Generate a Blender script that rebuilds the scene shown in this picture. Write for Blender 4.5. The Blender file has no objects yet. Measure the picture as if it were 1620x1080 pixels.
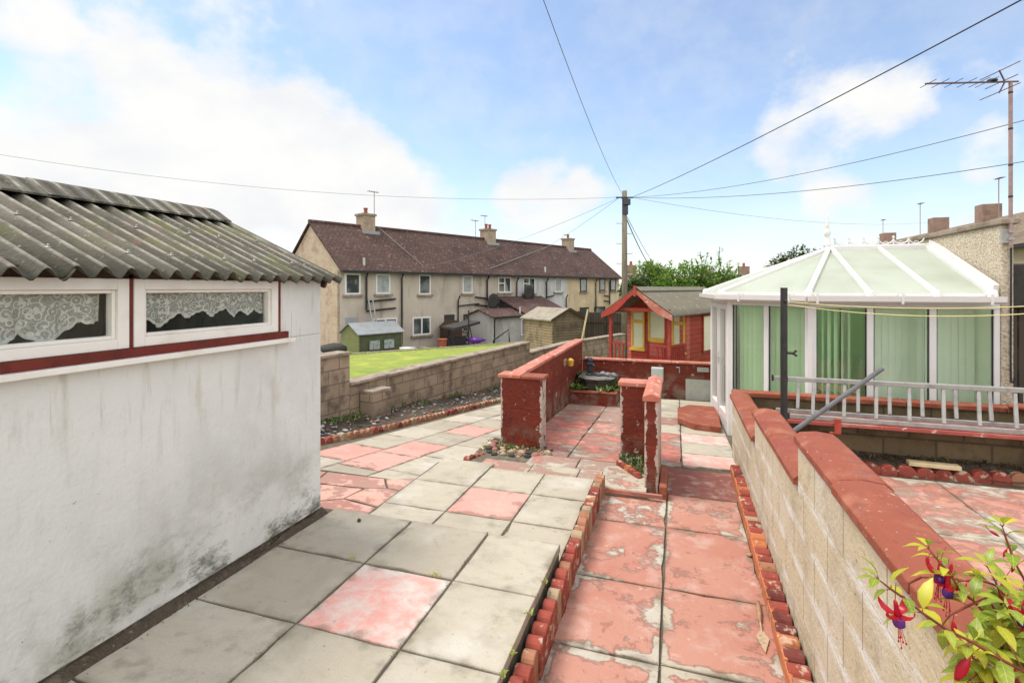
import bpy, bmesh, math, random
from mathutils import Vector, Matrix
random.seed(7)
R=math.radians
sc=bpy.context.scene
COL=sc.collection
# ---------------------------------------------------------------- frame of reference
# world X = across the garden, Y = down the garden, camera yawed 18 deg to the left of +Y
H=1.755; TH=R(18); cs,sn=math.cos(TH),math.sin(TH)
def CW(xc,yc,z=None):
    p=(xc*cs-yc*sn, xc*sn+yc*cs)
    return p if z is None else (p[0],p[1],z)
def V3(px,py,t):                    # survey helper: bearing + distance -> world point
    x=(px-810)/800*t
    return Vector(CW(x,t,H+(455-py)/800*t))
# ---------------------------------------------------------------- materials
def nn(nt,typ,**kw):
    n=nt.nodes.new(typ)
    for k,v in kw.items(): setattr(n,k,v)
    return n
def lk(nt,a,b): nt.links.new(a,b)
def rgba(c): return (c[0],c[1],c[2],1)
class Mat:
    """base colour + procedural layers"""
    def __init__(s,name,base,rough=.85,coord='Object',spec=.3):
        s.m=bpy.data.materials.new(name); s.m.use_nodes=True
        s.nt=s.m.node_tree; s.bs=s.nt.nodes['Principled BSDF']
        s.bs.inputs['Roughness'].default_value=rough
        s.bs.inputs['Specular IOR Level'].default_value=spec
        s.tc=nn(s.nt,'ShaderNodeTexCoord'); s.coord=coord
        s.h=None
        r=nn(s.nt,'ShaderNodeRGB'); r.outputs[0].default_value=rgba(base); s.c=r.outputs[0]
    def out(s): 
        lk(s.nt,s.c,s.bs.inputs['Base Color'])
        if s.h is not None:
            b=nn(s.nt,'ShaderNodeBump'); b.inputs['Strength'].default_value=s.hs; b.inputs['Distance'].default_value=s.hd
            lk(s.nt,s.h,b.inputs['Height']); lk(s.nt,b.outputs[0],s.bs.inputs['Normal'])
        return s.m
    def vec(s,scale=(1,1,1),coord=None,off=(0,0,0)):
        mp=nn(s.nt,'ShaderNodeMapping'); mp.inputs['Scale'].default_value=scale; mp.inputs['Location'].default_value=off
        lk(s.nt,s.tc.outputs[coord or s.coord],mp.inputs['Vector']); return mp.outputs[0]
    def noise(s,scale,detail=4,stretch=(1,1,1),rough=.55,coord=None,off=(0,0,0),dist=0):
        n=nn(s.nt,'ShaderNodeTexNoise'); n.inputs['Scale'].default_value=scale; n.inputs['Detail'].default_value=detail
        n.inputs['Roughness'].default_value=rough; n.inputs['Distortion'].default_value=dist
        lk(s.nt,s.vec(stretch,coord,off),n.inputs['Vector']); return n.outputs['Fac']
    def ramp(s,f,lo,hi,a=0,b=1,smooth=True):
        r=nn(s.nt,'ShaderNodeMapRange'); r.inputs[1].default_value=lo; r.inputs[2].default_value=hi
        r.inputs[3].default_value=a; r.inputs[4].default_value=b
        if smooth: r.interpolation_type='SMOOTHSTEP'
        lk(s.nt,f,r.inputs[0]); return r.outputs[0]
    def math(s,op,a,b):
        m=nn(s.nt,'ShaderNodeMath',operation=op)
        for i,x in enumerate((a,b)):
            if isinstance(x,(int,float)): m.inputs[i].default_value=x
            else: lk(s.nt,x,m.inputs[i])
        return m.outputs[0]
    def mix(s,fac,col,blend='MIX'):
        m=nn(s.nt,'ShaderNodeMix',data_type='RGBA',blend_type=blend)
        if isinstance(fac,(int,float)): m.inputs[0].default_value=fac
        else: lk(s.nt,fac,m.inputs[0])
        lk(s.nt,s.c,m.inputs[6])
        if isinstance(col,tuple): m.inputs[7].default_value=rgba(col)
        else: lk(s.nt,col,m.inputs[7])
        s.c=m.outputs[2]; return s
    def spots(s,col,scale,lo,hi,amt=1,detail=4,stretch=(1,1,1),off=(0,0,0),rough=.55,dist=0):
        f=s.noise(scale,detail,stretch,rough,None,off,dist); return s.mix(s.ramp(f,lo,hi,0,amt),col)
    def rnd(s,col,lo=0,hi=1,amt=1):
        a=nn(s.nt,'ShaderNodeAttribute',attribute_name='rnd')
        return s.mix(s.ramp(a.outputs['Fac'],lo,hi,0,amt,False),col)
    def edge(s):
        a=nn(s.nt,'ShaderNodeAttribute',attribute_name='suv'); x=nn(s.nt,'ShaderNodeSeparateXYZ'); lk(s.nt,a.outputs['Vector'],x.inputs[0])
        f=lambda o: s.math('SUBTRACT',.5,s.math('ABSOLUTE',s.math('SUBTRACT',o,.5),0))
        return s.math('MINIMUM',f(x.outputs[0]),f(x.outputs[1]))      # 0 at the slab edge, .5 in its middle
    def z(s):
        g=nn(s.nt,'ShaderNodeNewGeometry'); x=nn(s.nt,'ShaderNodeSeparateXYZ'); lk(s.nt,g.outputs['Position'],x.inputs[0]); return x.outputs[2]
    def bump(s,h,strength=.3,dist=.01):
        s.h=h; s.hs=strength; s.hd=dist; return s
    def bumpnoise(s,scale,strength=.3,dist=.01,detail=5,stretch=(1,1,1)):
        return s.bump(s.noise(scale,detail,stretch),strength,dist)
    def brick(s,w,h,mortar,ms=.01,var=None,varamt=.5,off=.5,smooth=.1,uvoff=(0,0,0),mamt=1):
        b=nn(s.nt,'ShaderNodeTexBrick'); b.offset=off
        b.inputs['Scale'].default_value=1; b.inputs['Mortar Size'].default_value=ms; b.inputs['Mortar Smooth'].default_value=smooth
        b.inputs['Brick Width'].default_value=w; b.inputs['Row Height'].default_value=h
        b.inputs['Color1'].default_value=(0,0,0,1); b.inputs['Color2'].default_value=(1,1,1,1)
        lk(s.nt,s.vec((1,1,1),'UV',uvoff),b.inputs['Vector'])
        if var is not None:
            sp=nn(s.nt,'ShaderNodeSeparateColor'); lk(s.nt,b.outputs['Color'],sp.inputs[0])
            s.mix(s.math('MULTIPLY',sp.outputs[0],varamt),var)
        s.mix(s.math('MULTIPLY',b.outputs['Fac'],mamt),mortar)
        s.bf=b.outputs['Fac']; return s
    def gloss(s,f): lk(s.nt,f,s.bs.inputs['Roughness']); return s
MT={}
def plain(name,c,rough=.6,var=.15,scale=8,spec=.3,metal=0,bump=0):
    m=Mat(name,c,rough,spec=spec)
    d=tuple(x*(1-var*2) for x in c)
    m.spots(d,scale,.4,.75,.8)
    m.spots(tuple(min(1,x*(1+var)) for x in c),scale*4.3,.5,.8,.6)
    m.bs.inputs['Metallic'].default_value=metal
    if bump: m.bumpnoise(scale*6,bump,.004)
    MT[name]=m.out(); return MT[name]

# concrete slabs
CONC=(.405,.355,.275)
m=Mat('concrete_slab',CONC,.9); m.rnd((.47,.42,.335),.45,1,.85).rnd((.34,.295,.225),.35,0,.7)
m.spots((.52,.49,.43),1.6,.48,.72,.7).spots((.29,.255,.195),2.3,.48,.72,.65,off=(3,1,0)).spots((.34,.30,.235),6,.5,.75,.6,off=(7,3,0),stretch=(1,2.2,1)).spots((.29,.265,.22),9,.55,.75,.4).spots((.6,.58,.53),70,.66,.74,.45).spots((.15,.13,.1),55,.66,.74,.55,off=(9,2,1)).spots((.2,.175,.13),150,.58,.72,.5,off=(5,2,9)).spots((.62,.59,.53),120,.66,.76,.5,off=(1,2,3))
ed=m.edge(); en=m.math('ADD',ed,m.math('MULTIPLY',m.math('SUBTRACT',m.noise(7,6,off=(4,1,7)),.5),.5))
m.mix(m.math('MULTIPLY',m.ramp(en,.10,-.08,0,.8),m.ramp(m.noise(1.5,5,off=(3,7,2)),.40,.66,.25,1)),(.15,.13,.09)); m.spots((.20,.175,.13),3.1,.57,.72,.55,off=(11,2,0),rough=.65); m.spots((.09,.085,.06),18,.68,.76,.6,off=(2,12,0))
m.bump(m.math('ADD',m.noise(60,5),m.math('MULTIPLY',m.noise(9,4),.6)),.45,.006); MT['slab']=m.out()
PINK=(.53,.265,.205)
def pinkmat(name,flake,lo=.5,hi=.56,base=PINK,deep=(.52,.12,.10),scale=2.2,shift=0,wear=.12,under=None,ek=.5):
    m=Mat(name,under or CONC,.85); m.rnd((.47,.44,.385),.4,1,.8 if not under else .2)
    m.spots((.5,.47,.42),1.9,.5,.75,.6).spots((.22,.2,.17),4,.56,.72,.5)
    f=m.noise(scale,8,(1,1,1),.66,off=(1.7,.3,0),dist=.3)
    f2=m.noise(scale*2.9,7,(1,1.3,1),.62,off=(5,2,1),dist=.6)
    g=m.math('ADD',m.math('MULTIPLY',f,.62),m.math('MULTIPLY',f2,.38))
    ed=m.edge(); g=m.math('ADD',g,m.math('MULTIPLY',m.ramp(ed,.13,0,0,1),m.math('MULTIPLY',m.ramp(m.noise(1.9,5,off=(9,9,2)),.46,.62),wear)))
    if shift:
        at_=nn(m.nt,'ShaderNodeAttribute',attribute_name='rnd'); g=m.math('ADD',g,m.math('MULTIPLY',m.math('SUBTRACT',at_.outputs['Fac'],.5),shift))
    pk=nn(m.nt,'ShaderNodeMix',data_type='RGBA'); pk.inputs[6].default_value=rgba(base); pk.inputs[7].default_value=rgba(deep)
    lk(m.nt,m.ramp(m.noise(1.7,5,off=(8,8,0)),.35,.75,0,.8),pk.inputs[0])
    pm=nn(m.nt,'ShaderNodeMix',data_type='RGBA'); lk(m.nt,pk.outputs[2],pm.inputs[6]); pm.inputs[7].default_value=(.50,.36,.31,1); lk(m.nt,m.ramp(m.noise(5.5,7,off=(3,4,9),rough=.65),.48,.72,0,.6),pm.inputs[0]); pk=pm
    cov=m.ramp(g,lo,hi,1,0)
    edge=m.math('MULTIPLY',m.ramp(g,lo-.03,lo,0,1),m.ramp(g,hi,hi+.03,1,0))
    m.mix(m.math('MULTIPLY',cov,flake),pk.outputs[2])
    m.mix(m.math('MULTIPLY',edge,ek),(.19,.08,.06))
    m.spots((.18,.13,.11),26,.64,.75,.35).spots((.66,.56,.51),14,.62,.78,.35,off=(2,7,3)).spots((.2,.15,.13),90,.66,.74,.55,off=(1,5,2)).spots((.26,.14,.11),150,.6,.74,.45,off=(4,2,1))
    en=m.math('ADD',ed,m.math('MULTIPLY',m.math('SUBTRACT',m.noise(7,6,off=(4,1,7)),.5),.5)); m.mix(m.ramp(en,.07,-.08,0,.7),(.15,.12,.085))
    m.bump(m.math('ADD',m.math('MULTIPLY',cov,.8),m.math('ADD',m.noise(50,4),m.noise(8,3))),.55,.006)
    MT[name]=m.out()
pinkmat('pink_slab',.86,.60,.78,base=(.56,.29,.24),deep=(.56,.22,.18))
pinkmat('pink_faded',.85,.40,.66,base=(.64,.29,.24),deep=(.66,.24,.20),scale=4.0,under=(.60,.54,.48),ek=.0)
pinkmat('path_paint',.95,.555,.592,base=(.43,.205,.15),deep=(.38,.145,.10),scale=3.0,shift=.07,wear=.24)
pinkmat('yard_paint',.95,.50,.60,base=(.47,.175,.13),deep=(.43,.105,.075),scale=1.6)
pinkmat('yard_worn',.75,.44,.56,base=(.50,.25,.19),scale=1.8)
pinkmat('landing',.8,.42,.46,base=(.55,.22,.17),deep=(.5,.2,.16),scale=3)
pinkmat('ramp_paint',.95,.58,.66,base=(.235,.075,.055),deep=(.20,.05,.04))
pinkmat('crazy_paint',.8,.50,.75,base=(.62,.33,.26),deep=(.60,.24,.19))
pinkmat('side_paint',.96,.50,.55,base=(.44,.21,.155),deep=(.35,.12,.085),scale=1.4)
pinkmat('step_paint',.98,.60,.68,base=(.52,.13,.085),deep=(.44,.07,.05))
# soil / gravel / ground
m=Mat('soil',(.085,.065,.045),.95); m.spots((.17,.14,.1),11,.5,.7,.8).spots((.03,.024,.018),6,.5,.75,.8).spots((.3,.27,.22),45,.64,.72,.7).bumpnoise(35,.9,.03); MT['soil']=m.out()
m=Mat('joint_dirt',(.115,.098,.07),.95); m.spots((.16,.14,.1),9,.45,.7,.8).spots((.045,.06,.02),14,.56,.7,.7); m.bumpnoise(40,.6,.01); MT['dirt']=m.out()
m=Mat('terrain',(.075,.10,.035),.95); m.spots((.12,.10,.06),.15,.45,.7,.8).spots((.05,.08,.025),1.2,.4,.7,.8); MT['terrain']=m.out()
m=Mat('lawn',(.25,.295,.055),.9); m.spots((.18,.24,.04),.5,.4,.7,.9).spots((.44,.46,.07),1.4,.5,.72,.7).spots((.13,.19,.03),26,.48,.68,.7,stretch=(1,1,1)).bumpnoise(90,.6,.02); MT['lawn']=m.out()
m=Mat('earth_yard',(.22,.20,.17),.95); m.spots((.15,.14,.12),1.2,.4,.7,.8).spots((.3,.28,.25),5,.5,.7,.6); MT['yard']=m.out()
# painted brick-block (red walls)
m=Mat('red_wall',(.15,.019,.007),.62,spec=.35)
m.brick(.44,.225,(.15,.022,.015),.011,(.185,.026,.010),.5,mamt=.75)
bf=m.bf
m.spots((.25,.042,.018),2.1,.5,.75,.7).spots((.10,.016,.012),3.1,.5,.75,.7,off=(4,4,4)).spots((.30,.09,.07),9,.6,.75,.5)
f=m.noise(5.5,8,off=(2,5,1),rough=.65); m.mix(m.ramp(f,.64,.66),(.50,.40,.34)); f=m.noise(28,4,off=(7,1,4)); m.mix(m.ramp(f,.735,.75),(.52,.44,.4))
gx=nn(m.nt,'ShaderNodeNewGeometry'); gs_=nn(m.nt,'ShaderNodeSeparateXYZ'); lk(m.nt,gx.outputs['Position'],gs_.inputs[0]); nzz=m.noise(11,6,off=(6,3,1),rough=.65)
for xe_ in (-1.58,-2.12,-.165,-.295,-.62):
    near=m.ramp(m.math('ABSOLUTE',m.math('SUBTRACT',gs_.outputs[0],xe_),0),.055,.0,0,.30); yg=m.ramp(gs_.outputs[1],6.32,6.28,0,1)
    m.mix(m.math('MULTIPLY',m.ramp(m.math('ADD',nzz,m.math('MULTIPLY',near,yg)),.70,.725),.92),(.50,.42,.36))
zz=m.z(); lowm=m.math('MULTIPLY',m.ramp(zz,.12,-.28,0,1),m.ramp(m.noise(5,5,off=(1,9,3)),.38,.62)); m.mix(m.math('MULTIPLY',lowm,.7),(.22,.18,.14))
m.spots((.07,.012,.008),17,.58,.72,.6,off=(1,1,7))
m.bump(m.math('SUBTRACT',m.math('ADD',m.noise(22,6),m.math('MULTIPLY',m.noise(5,4),1.2)),m.math('MULTIPLY',bf,1.0)),.8,.02); MT['redwall']=m.out()
m=Mat('coping_red',(.255,.066,.033),.7,spec=.35); m.spots((.36,.135,.08),5,.47,.72,.8).spots((.22,.045,.028),4.5,.5,.72,.8,off=(2,2,2)).spots((.17,.07,.05),12,.55,.72,.6,off=(6,2,2)).spots((.55,.36,.28),24,.68,.72,.7).spots((.12,.05,.04),13,.64,.72,.7,off=(3,8,1)).spots((.2,.16,.11),2.2,.6,.75,.4,off=(8,1,1)).spots((.5,.36,.28),55,.64,.72,.5).bumpnoise(26,.75,.012,6); MT['coping']=m.out()
m=Mat('plank_paint',(.33,.075,.06),.75); m.spots((.5,.27,.23),6,.52,.7,.8,stretch=(.4,2,1)).spots((.17,.03,.025),5,.5,.7,.7,stretch=(.4,2,1),off=(3,1,1)).spots((.62,.52,.47),22,.62,.7,.7).bumpnoise(25,.5,.008); MT['plank_paint']=m.out()
m=Mat('coping_pale',(.44,.155,.10),.7); m.spots((.54,.25,.20),3,.45,.7,.7).spots((.40,.08,.05),4,.5,.7,.7,off=(2,2,2)).spots((.66,.58,.52),13,.62,.66,.8).bumpnoise(40,.3,.006); MT['coppale']=m.out()
# pale block wall of path
m=Mat('cream_block',(.53,.445,.30),.9)
m.brick(.45,.225,(.56,.52,.45),.028,(.55,.485,.375),.8,uvoff=(.12,.02,0),smooth=1,mamt=.0); 
m.spots((.40,.33,.225),2.5,.45,.72,.75).spots((.57,.52,.43),1.7,.55,.75,.65,off=(5,1,2)).spots((.36,.30,.205),8,.52,.72,.6)
wv=nn(m.nt,'ShaderNodeSeparateXYZ'); lk(m.nt,m.vec((1,1,1),'UV',(.12,.02,0)),wv.inputs[0])
fr_=m.math('ABSOLUTE',m.math('SUBTRACT',m.math('FRACT',m.math('DIVIDE',wv.outputs[1],.225),0),.5),0)
sm_=m.math('MULTIPLY',m.ramp(fr_,.30,.47,0,1),m.ramp(m.noise(4,6,(1,1,2),off=(2,2,2)),.36,.60)); m.mix(m.math('MULTIPLY',sm_,.8),(.68,.66,.62))
c0_=m.c; m.brick(.45,.225,(.22,.17,.11),.0045,None,uvoff=(.12,.02,0),smooth=.3,mamt=.8); bf=m.bf; c1_=m.c; m.c=c1_; m.mix(m.ramp(fr_,.465,.478,0,.9),c0_)
m.spots((.17,.13,.09),60,.64,.72,.7).spots((.2,.16,.11),24,.64,.76,.5,off=(3,1,2)).spots((.64,.62,.57),18,.62,.75,.5,off=(4,4,1))
f=m.noise(7,5,(1,1,5)); m.mix(m.math('MULTIPLY',m.ramp(m.z(),.1,-.3,0,1),m.ramp(f,.38,.62,0,.8)),(.2,.17,.12))
m.bump(m.math('SUBTRACT',m.noise(45,5),m.math('MULTIPLY',bf,.6)),.7,.01); MT['creamblock']=m.out()
# brown block
def blockwall(name,base,mort,stain,k=.6):
    m=Mat(name,base,.92); m.brick(.45,.225,mort,.012,tuple(x*1.35 for x in base),.8); bf=m.bf
    m.spots(tuple(x*.55 for x in base),2.2,.45,.7,.8).spots(stain,3.4,.5,.7,k,off=(3,3,1)).spots(tuple(min(1,x*1.6) for x in base),7,.6,.75,.6).spots((.05,.04,.03),38,.66,.74,.6)
    m.bump(m.math('SUBTRACT',m.noise(30,5),m.math('MULTIPLY',bf,1.2)),.6,.014); MT[name]=m.out()
blockwall('brownblock',(.285,.215,.15),(.19,.155,.115),(.09,.068,.05),.75)
blockwall('darkblock',(.145,.105,.058),(.09,.07,.045),(.04,.033,.02))
m=Mat('stone_cap',(.29,.235,.18),.9); m.spots((.16,.12,.085),4,.45,.65,.8).spots((.5,.44,.35),9,.55,.75,.6).bumpnoise(30,.5,.01); MT['stonecap']=m.out()
# shed render
m=Mat('shed_render',(.66,.655,.62),.85)
m.spots((.54,.54,.515),1.1,.4,.7,.8).spots((.69,.68,.64),3,.5,.72,.6).spots((.45,.44,.41),14,.62,.78,.3)
low=m.ramp(m.z(),1.0,.0,0,1)
st=m.math('MULTIPLY',low,m.ramp(m.noise(2.6,8,(1,.8,1),.68),.43,.68)); m.mix(m.math('MULTIPLY',st,.8),(.33,.32,.255))
st=m.math('MULTIPLY',m.ramp(m.z(),.62,.03,0,1),m.ramp(m.noise(5.5,9,(1,.6,1.0),.76,off=(3,1,5)),.46,.64)); m.mix(m.math('MULTIPLY',st,.9),(.085,.08,.05))
f=m.noise(30,3,off=(1,1,9)); m.mix(m.math('MULTIPLY',m.ramp(f,.715,.74),m.ramp(m.z(),1.4,.2,.35,1)),(.16,.1,.06))
f=m.noise(4.5,5,(1,3,.5),off=(4,4,4)); m.mix(m.math('MULTIPLY',m.ramp(f,.52,.74,0,.7),m.ramp(m.z(),.5,1.4,.3,1)),(.46,.42,.33)); f=m.noise(9,6,(1,4,.25),off=(2,8,1)); m.mix(m.math('MULTIPLY',m.ramp(f,.6,.75,0,.6),m.ramp(m.z(),.75,1.38,0,1)),(.34,.3,.22))
m.bump(m.math('ADD',m.noise(7,6),m.math('MULTIPLY',m.noise(45,5),.4)),.4,.018); MT['render']=m.out()
# corrugated sheet
m=Mat('asbestos_sheet',(.095,.086,.068),.95); m.spots((.17,.155,.125),3,.45,.7,.85,stretch=(.35,1.6,1)).spots((.09,.08,.06),5,.45,.68,.8,off=(2,1,4),stretch=(.4,1,1)).spots((.14,.15,.06),2.2,.5,.7,.7,off=(6,2,2))
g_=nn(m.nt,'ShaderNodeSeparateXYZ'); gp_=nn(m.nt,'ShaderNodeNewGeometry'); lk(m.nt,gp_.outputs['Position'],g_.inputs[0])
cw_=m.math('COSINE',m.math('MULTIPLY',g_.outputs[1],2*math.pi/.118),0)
m.mix(m.math('MULTIPLY',m.ramp(cw_,.6,1,0,.85),m.ramp(m.noise(9,4),.3,.6)),(.34,.31,.255)); m.mix(m.math('MULTIPLY',m.ramp(cw_,.0,-.9,0,.8),m.ramp(m.noise(6,5,off=(1,2,3)),.3,.55)),(.042,.04,.028))  # bright crests and shaded valleys of the corrugation painted into the colour
m.spots((.36,.34,.29),40,.62,.74,.6).spots((.2,.12,.095),7,.6,.72,.55,off=(1,6,2)).spots((.06,.065,.035),28,.6,.72,.6,off=(3,3,8)).bumpnoise(55,.8,.008); MT['sheet']=m.out()
m=Mat('play_sheet',(.165,.15,.115),.95); m.spots((.14,.13,.09),3,.45,.7,.8).spots((.35,.32,.26),8,.55,.75,.6).bumpnoise(40,.4,.006); MT['playsheet']=m.out()
# roofs
def tiles(name,base,var,w=.3,h=.2,speck=(.38,.31,.27),amt=.8):
    m=Mat(name,base,.92); m.brick(w,h,tuple(x*.35 for x in base),.018,var,.9,smooth=.4); bf=m.bf
    m.spots(tuple(x*.5 for x in base),.35,.42,.7,.7).spots(tuple(min(1,x*1.5) for x in base),.9,.5,.72,.5).spots(speck,4.2,.60,.68,amt,detail=3).spots(speck,9,.64,.7,amt*.8,detail=2,off=(3,3,3))
    m.bump(m.math('SUBTRACT',m.noise(8,3),bf),.6,.04); MT[name]=m.out()
tiles('rooftile',(.070,.039,.032),(.105,.058,.047),speck=(.25,.19,.155),amt=.5)
tiles('rooftile_small',(.10,.055,.047),(.14,.08,.07),speck=(.2,.14,.12))
tiles('rooftile_brown',(.19,.14,.095),(.24,.18,.125),speck=(.3,.26,.2),amt=.4)
tiles('rooftile_far',(.17,.13,.115),(.2,.15,.13),amt=.3)
# render / stone of far houses
def housewall(name,base):
    m=Mat(name,base,.92); m.spots(tuple(x*.68 for x in base),.45,.42,.7,.75).spots(tuple(min(1,x*1.2) for x in base),1.6,.5,.75,.6)
    m.spots(tuple(x*.42 for x in base),.9,.52,.72,.65,stretch=(1.6,1.6,.35),off=(3,1,2)).spots(tuple(x*.8 for x in base),12,.5,.7,.5)
    m.bumpnoise(40,.3,.01); MT[name]=m.out()
housewall('wall_beige',(.49,.425,.35)); housewall('wall_grey',(.56,.55,.53)); housewall('wall_cream',(.60,.48,.31)); housewall('wall_ext',(.42,.415,.38))
m=Mat('gable_stone',(.48,.34,.23),.92); m.brick(.42,.24,(.48,.41,.33),.02,(.54,.42,.31),.9); m.spots((.3,.2,.14),1.3,.45,.7,.6).spots((.55,.46,.36),3,.5,.7,.6).bumpnoise(14,.5,.03); MT['gable']=m.out()
m=Mat('roughcast',(.50,.42,.31),.95); f=m.noise(42,4); m.spots((.33,.27,.19),1.3,.45,.72,.6).mix(m.ramp(f,.42,.62,0,.75),(.68,.60,.47)).mix(m.ramp(f,.4,.27,0,.8),(.15,.12,.085)); m.bump(f,.9,.035); MT['roughcast']=m.out()
m=Mat('chimney_brick',(.26,.15,.11),.92); m.brick(.22,.075,(.3,.26,.22),.01,(.36,.2,.14),.8); m.spots((.14,.1,.08),2,.45,.7,.6); MT['brick']=m.out()
m=Mat('chimney_render',(.34,.26,.19),.92); m.spots((.26,.19,.13),2.2,.45,.7,.7).spots((.5,.42,.33),6,.5,.7,.5); MT['chimrender']=m.out()
plain('terracotta_pot',(.33,.09,.05),.8)
plain('inner_paint',(.80,.88,.72),.7,.03,2)
plain('stone_grey',(.27,.25,.23),.8)
plain('lead',(.3,.31,.32),.7)
# joinery
plain('white_upvc',(.68,.665,.64),.35,.03,6,.5)
m=Mat('dirty_upvc',(.78,.74,.68),.4,spec=.5); m.spots((.62,.54,.44),4,.5,.75,.6).spots((.4,.27,.18),16,.68,.76,.6).spots((.82,.8,.77),9,.5,.7,.5); MT['dirtyupvc']=m.out(); MT['dirty_upvc']=MT['dirtyupvc']
plain('red_board',(.15,.018,.009),.55,.25,9,.4)
m=Mat('plank_red',(.40,.06,.035),.6,spec=.35); m.rnd((.48,.09,.05),0,1,.6); m.brick(5,.11,(.13,.015,.01),.006,None,mamt=.85); m.spots((.23,.025,.018),3,.45,.7,.6,stretch=(1,1,5)).spots((.5,.2,.15),20,.66,.74,.5).bumpnoise(20,.3,.006); MT['plankred']=m.out()
m=Mat('plank_pink',(.56,.15,.115),.6); m.brick(5,.11,(.24,.04,.03),.006,None,mamt=.85); m.spots((.42,.08,.06),3,.45,.7,.6,stretch=(1,1,4)).bumpnoise(20,.3,.006); MT['plankpink']=m.out()
m=Mat('post_red',(.36,.05,.032),.55); m.spots((.5,.12,.09),5,.5,.7,.6).spots((.2,.02,.015),6,.55,.7,.6,off=(2,2,2)).spots((.6,.5,.4),18,.68,.74,.7); MT['postred']=m.out()
plain('yellow_paint',(.72,.47,.075),.5,.12,6)
plain('door_red',(.50,.075,.05),.45,.15,5)
plain('pale_blind',(.86,.82,.62),.8,.05,3)
plain('black_plastic',(.018,.018,.02),.45,.2,6,.4)
plain('dark_pole',(.022,.02,.02),.45,.35,12,.5,0,.3)
plain('grey_pole',(.11,.105,.115),.4,.2,9,.5)
m=Mat('timber_pole',(.165,.135,.095),.9); m.spots((.13,.1,.07),6,.45,.7,.8,stretch=(4,4,.3)).spots((.33,.28,.2),9,.5,.7,.6,stretch=(4,4,.3)).spots((.2,.22,.13),1.5,.5,.7,.5); MT['timberpole']=m.out()
plain('aluminium',(.34,.335,.315),.45,.2,12,.4,.25)
plain('cable_black',(.03,.03,.035),.6,.1)
plain('cable_grey',(.17,.18,.2),.6,.1)
plain('line_yellow',(.68,.62,.28),.6,.1)
plain('pot_metal',(.5,.5,.48),.5,.1)
plain('aerial_mast',(.36,.24,.22),.55,.2,6,.4,.2)
plain('aerial_metal',(.13,.075,.08),.5,.2,6,.5,.3)
plain('bright_steel',(.6,.6,.57),.35,.1,9,.5,.7)
m=Mat('green_planks',(.072,.085,.042),.8); m.brick(6,.11,(.03,.036,.018),.007,(.095,.11,.05),.5,mamt=.8); m.spots((.12,.14,.06),2,.45,.7,.5); MT['greenplank']=m.out()
m=Mat('green_planks_lit',(.21,.225,.085),.8); m.brick(6,.11,(.08,.08,.03),.009,(.26,.27,.12),.5,mamt=.85); m.spots((.14,.15,.05),2,.45,.7,.5); MT['greenplanklit']=m.out()  # paler copy of the green planks: light on the gable put into its colour
plain('felt_grey',(.26,.27,.275),.9,.12,3)
plain('felt_tan',(.29,.255,.20),.95,.2,3)
m=Mat('brown_planks',(.27,.20,.13),.9); m.brick(7,.12,(.09,.06,.04),.012,(.33,.25,.165),.8,mamt=.85); m.spots((.13,.1,.065),2,.45,.65,.8).spots((.4,.34,.24),6,.55,.75,.5,stretch=(1,1,3)).bumpnoise(14,.4,.01); MT['brownplank']=m.out()
m=Mat('brown_planks_shaded',(.15,.112,.078),.9); m.brick(7,.12,(.05,.036,.025),.012,(.19,.145,.10),.8,mamt=.85); m.spots((.07,.052,.037),2,.45,.65,.7).spots((.24,.19,.14),5,.55,.75,.5); MT['brownplankshaded']=m.out()  # darker copy of the brown planks: shade on the gable put into its colour
m=Mat('dark_planks',(.055,.042,.035),.9); m.brick(.13,9,(.02,.016,.014),.012,(.085,.065,.05),.8,off=0); m.spots((.1,.08,.06),3,.5,.7,.5); MT['darkplank']=m.out()
plain('dark_brown_wood',(.06,.035,.025),.7,.3,6)
plain('pump_iron',(.028,.032,.045),.4,.2,8,.5)
plain('old_stone',(.2,.19,.17),.9,.35,7,.3,0,.5)
plain('dark_trough',(.075,.062,.05),.9,.35,6,.3,0,.5)
plain('grey_box',(.5,.56,.53),.5,.08,5)
plain('offcut_timber',(.62,.50,.30),.85,.15,8)
plain('wood_handle',(.36,.22,.12),.7,.25,20)
plain('rusty_blade',(.5,.37,.24),.6,.3,40,.4,.2)
plain('slate_dark',(.05,.045,.04),.8,.3,8)
# edging bricks
for nm,c in (('edge_red',(.29,.06,.04)),('edge_orange',(.46,.155,.065)),('edge_brick',(.33,.15,.085)),('edge_dark',(.17,.04,.032)),('edge_tan',(.34,.25,.155))):
    m=Mat(nm,c,.8); m.spots(tuple(x*.5 for x in c),9,.45,.7,.7).spots((.52,.42,.31),14,.58,.66,.75,off=(4,2,2)).spots((.09,.07,.05),22,.62,.7,.6).bumpnoise(35,.5,.008); MT[nm]=m.out()
# pebbles
for nm,c in (('peb_grey',(.27,.26,.26)),('peb_tan',(.36,.27,.19)),('peb_red',(.28,.13,.1)),('peb_white',(.5,.48,.47)),('peb_slate',(.13,.13,.15))):
    plain(nm,c,.8,.25,14)
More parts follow.
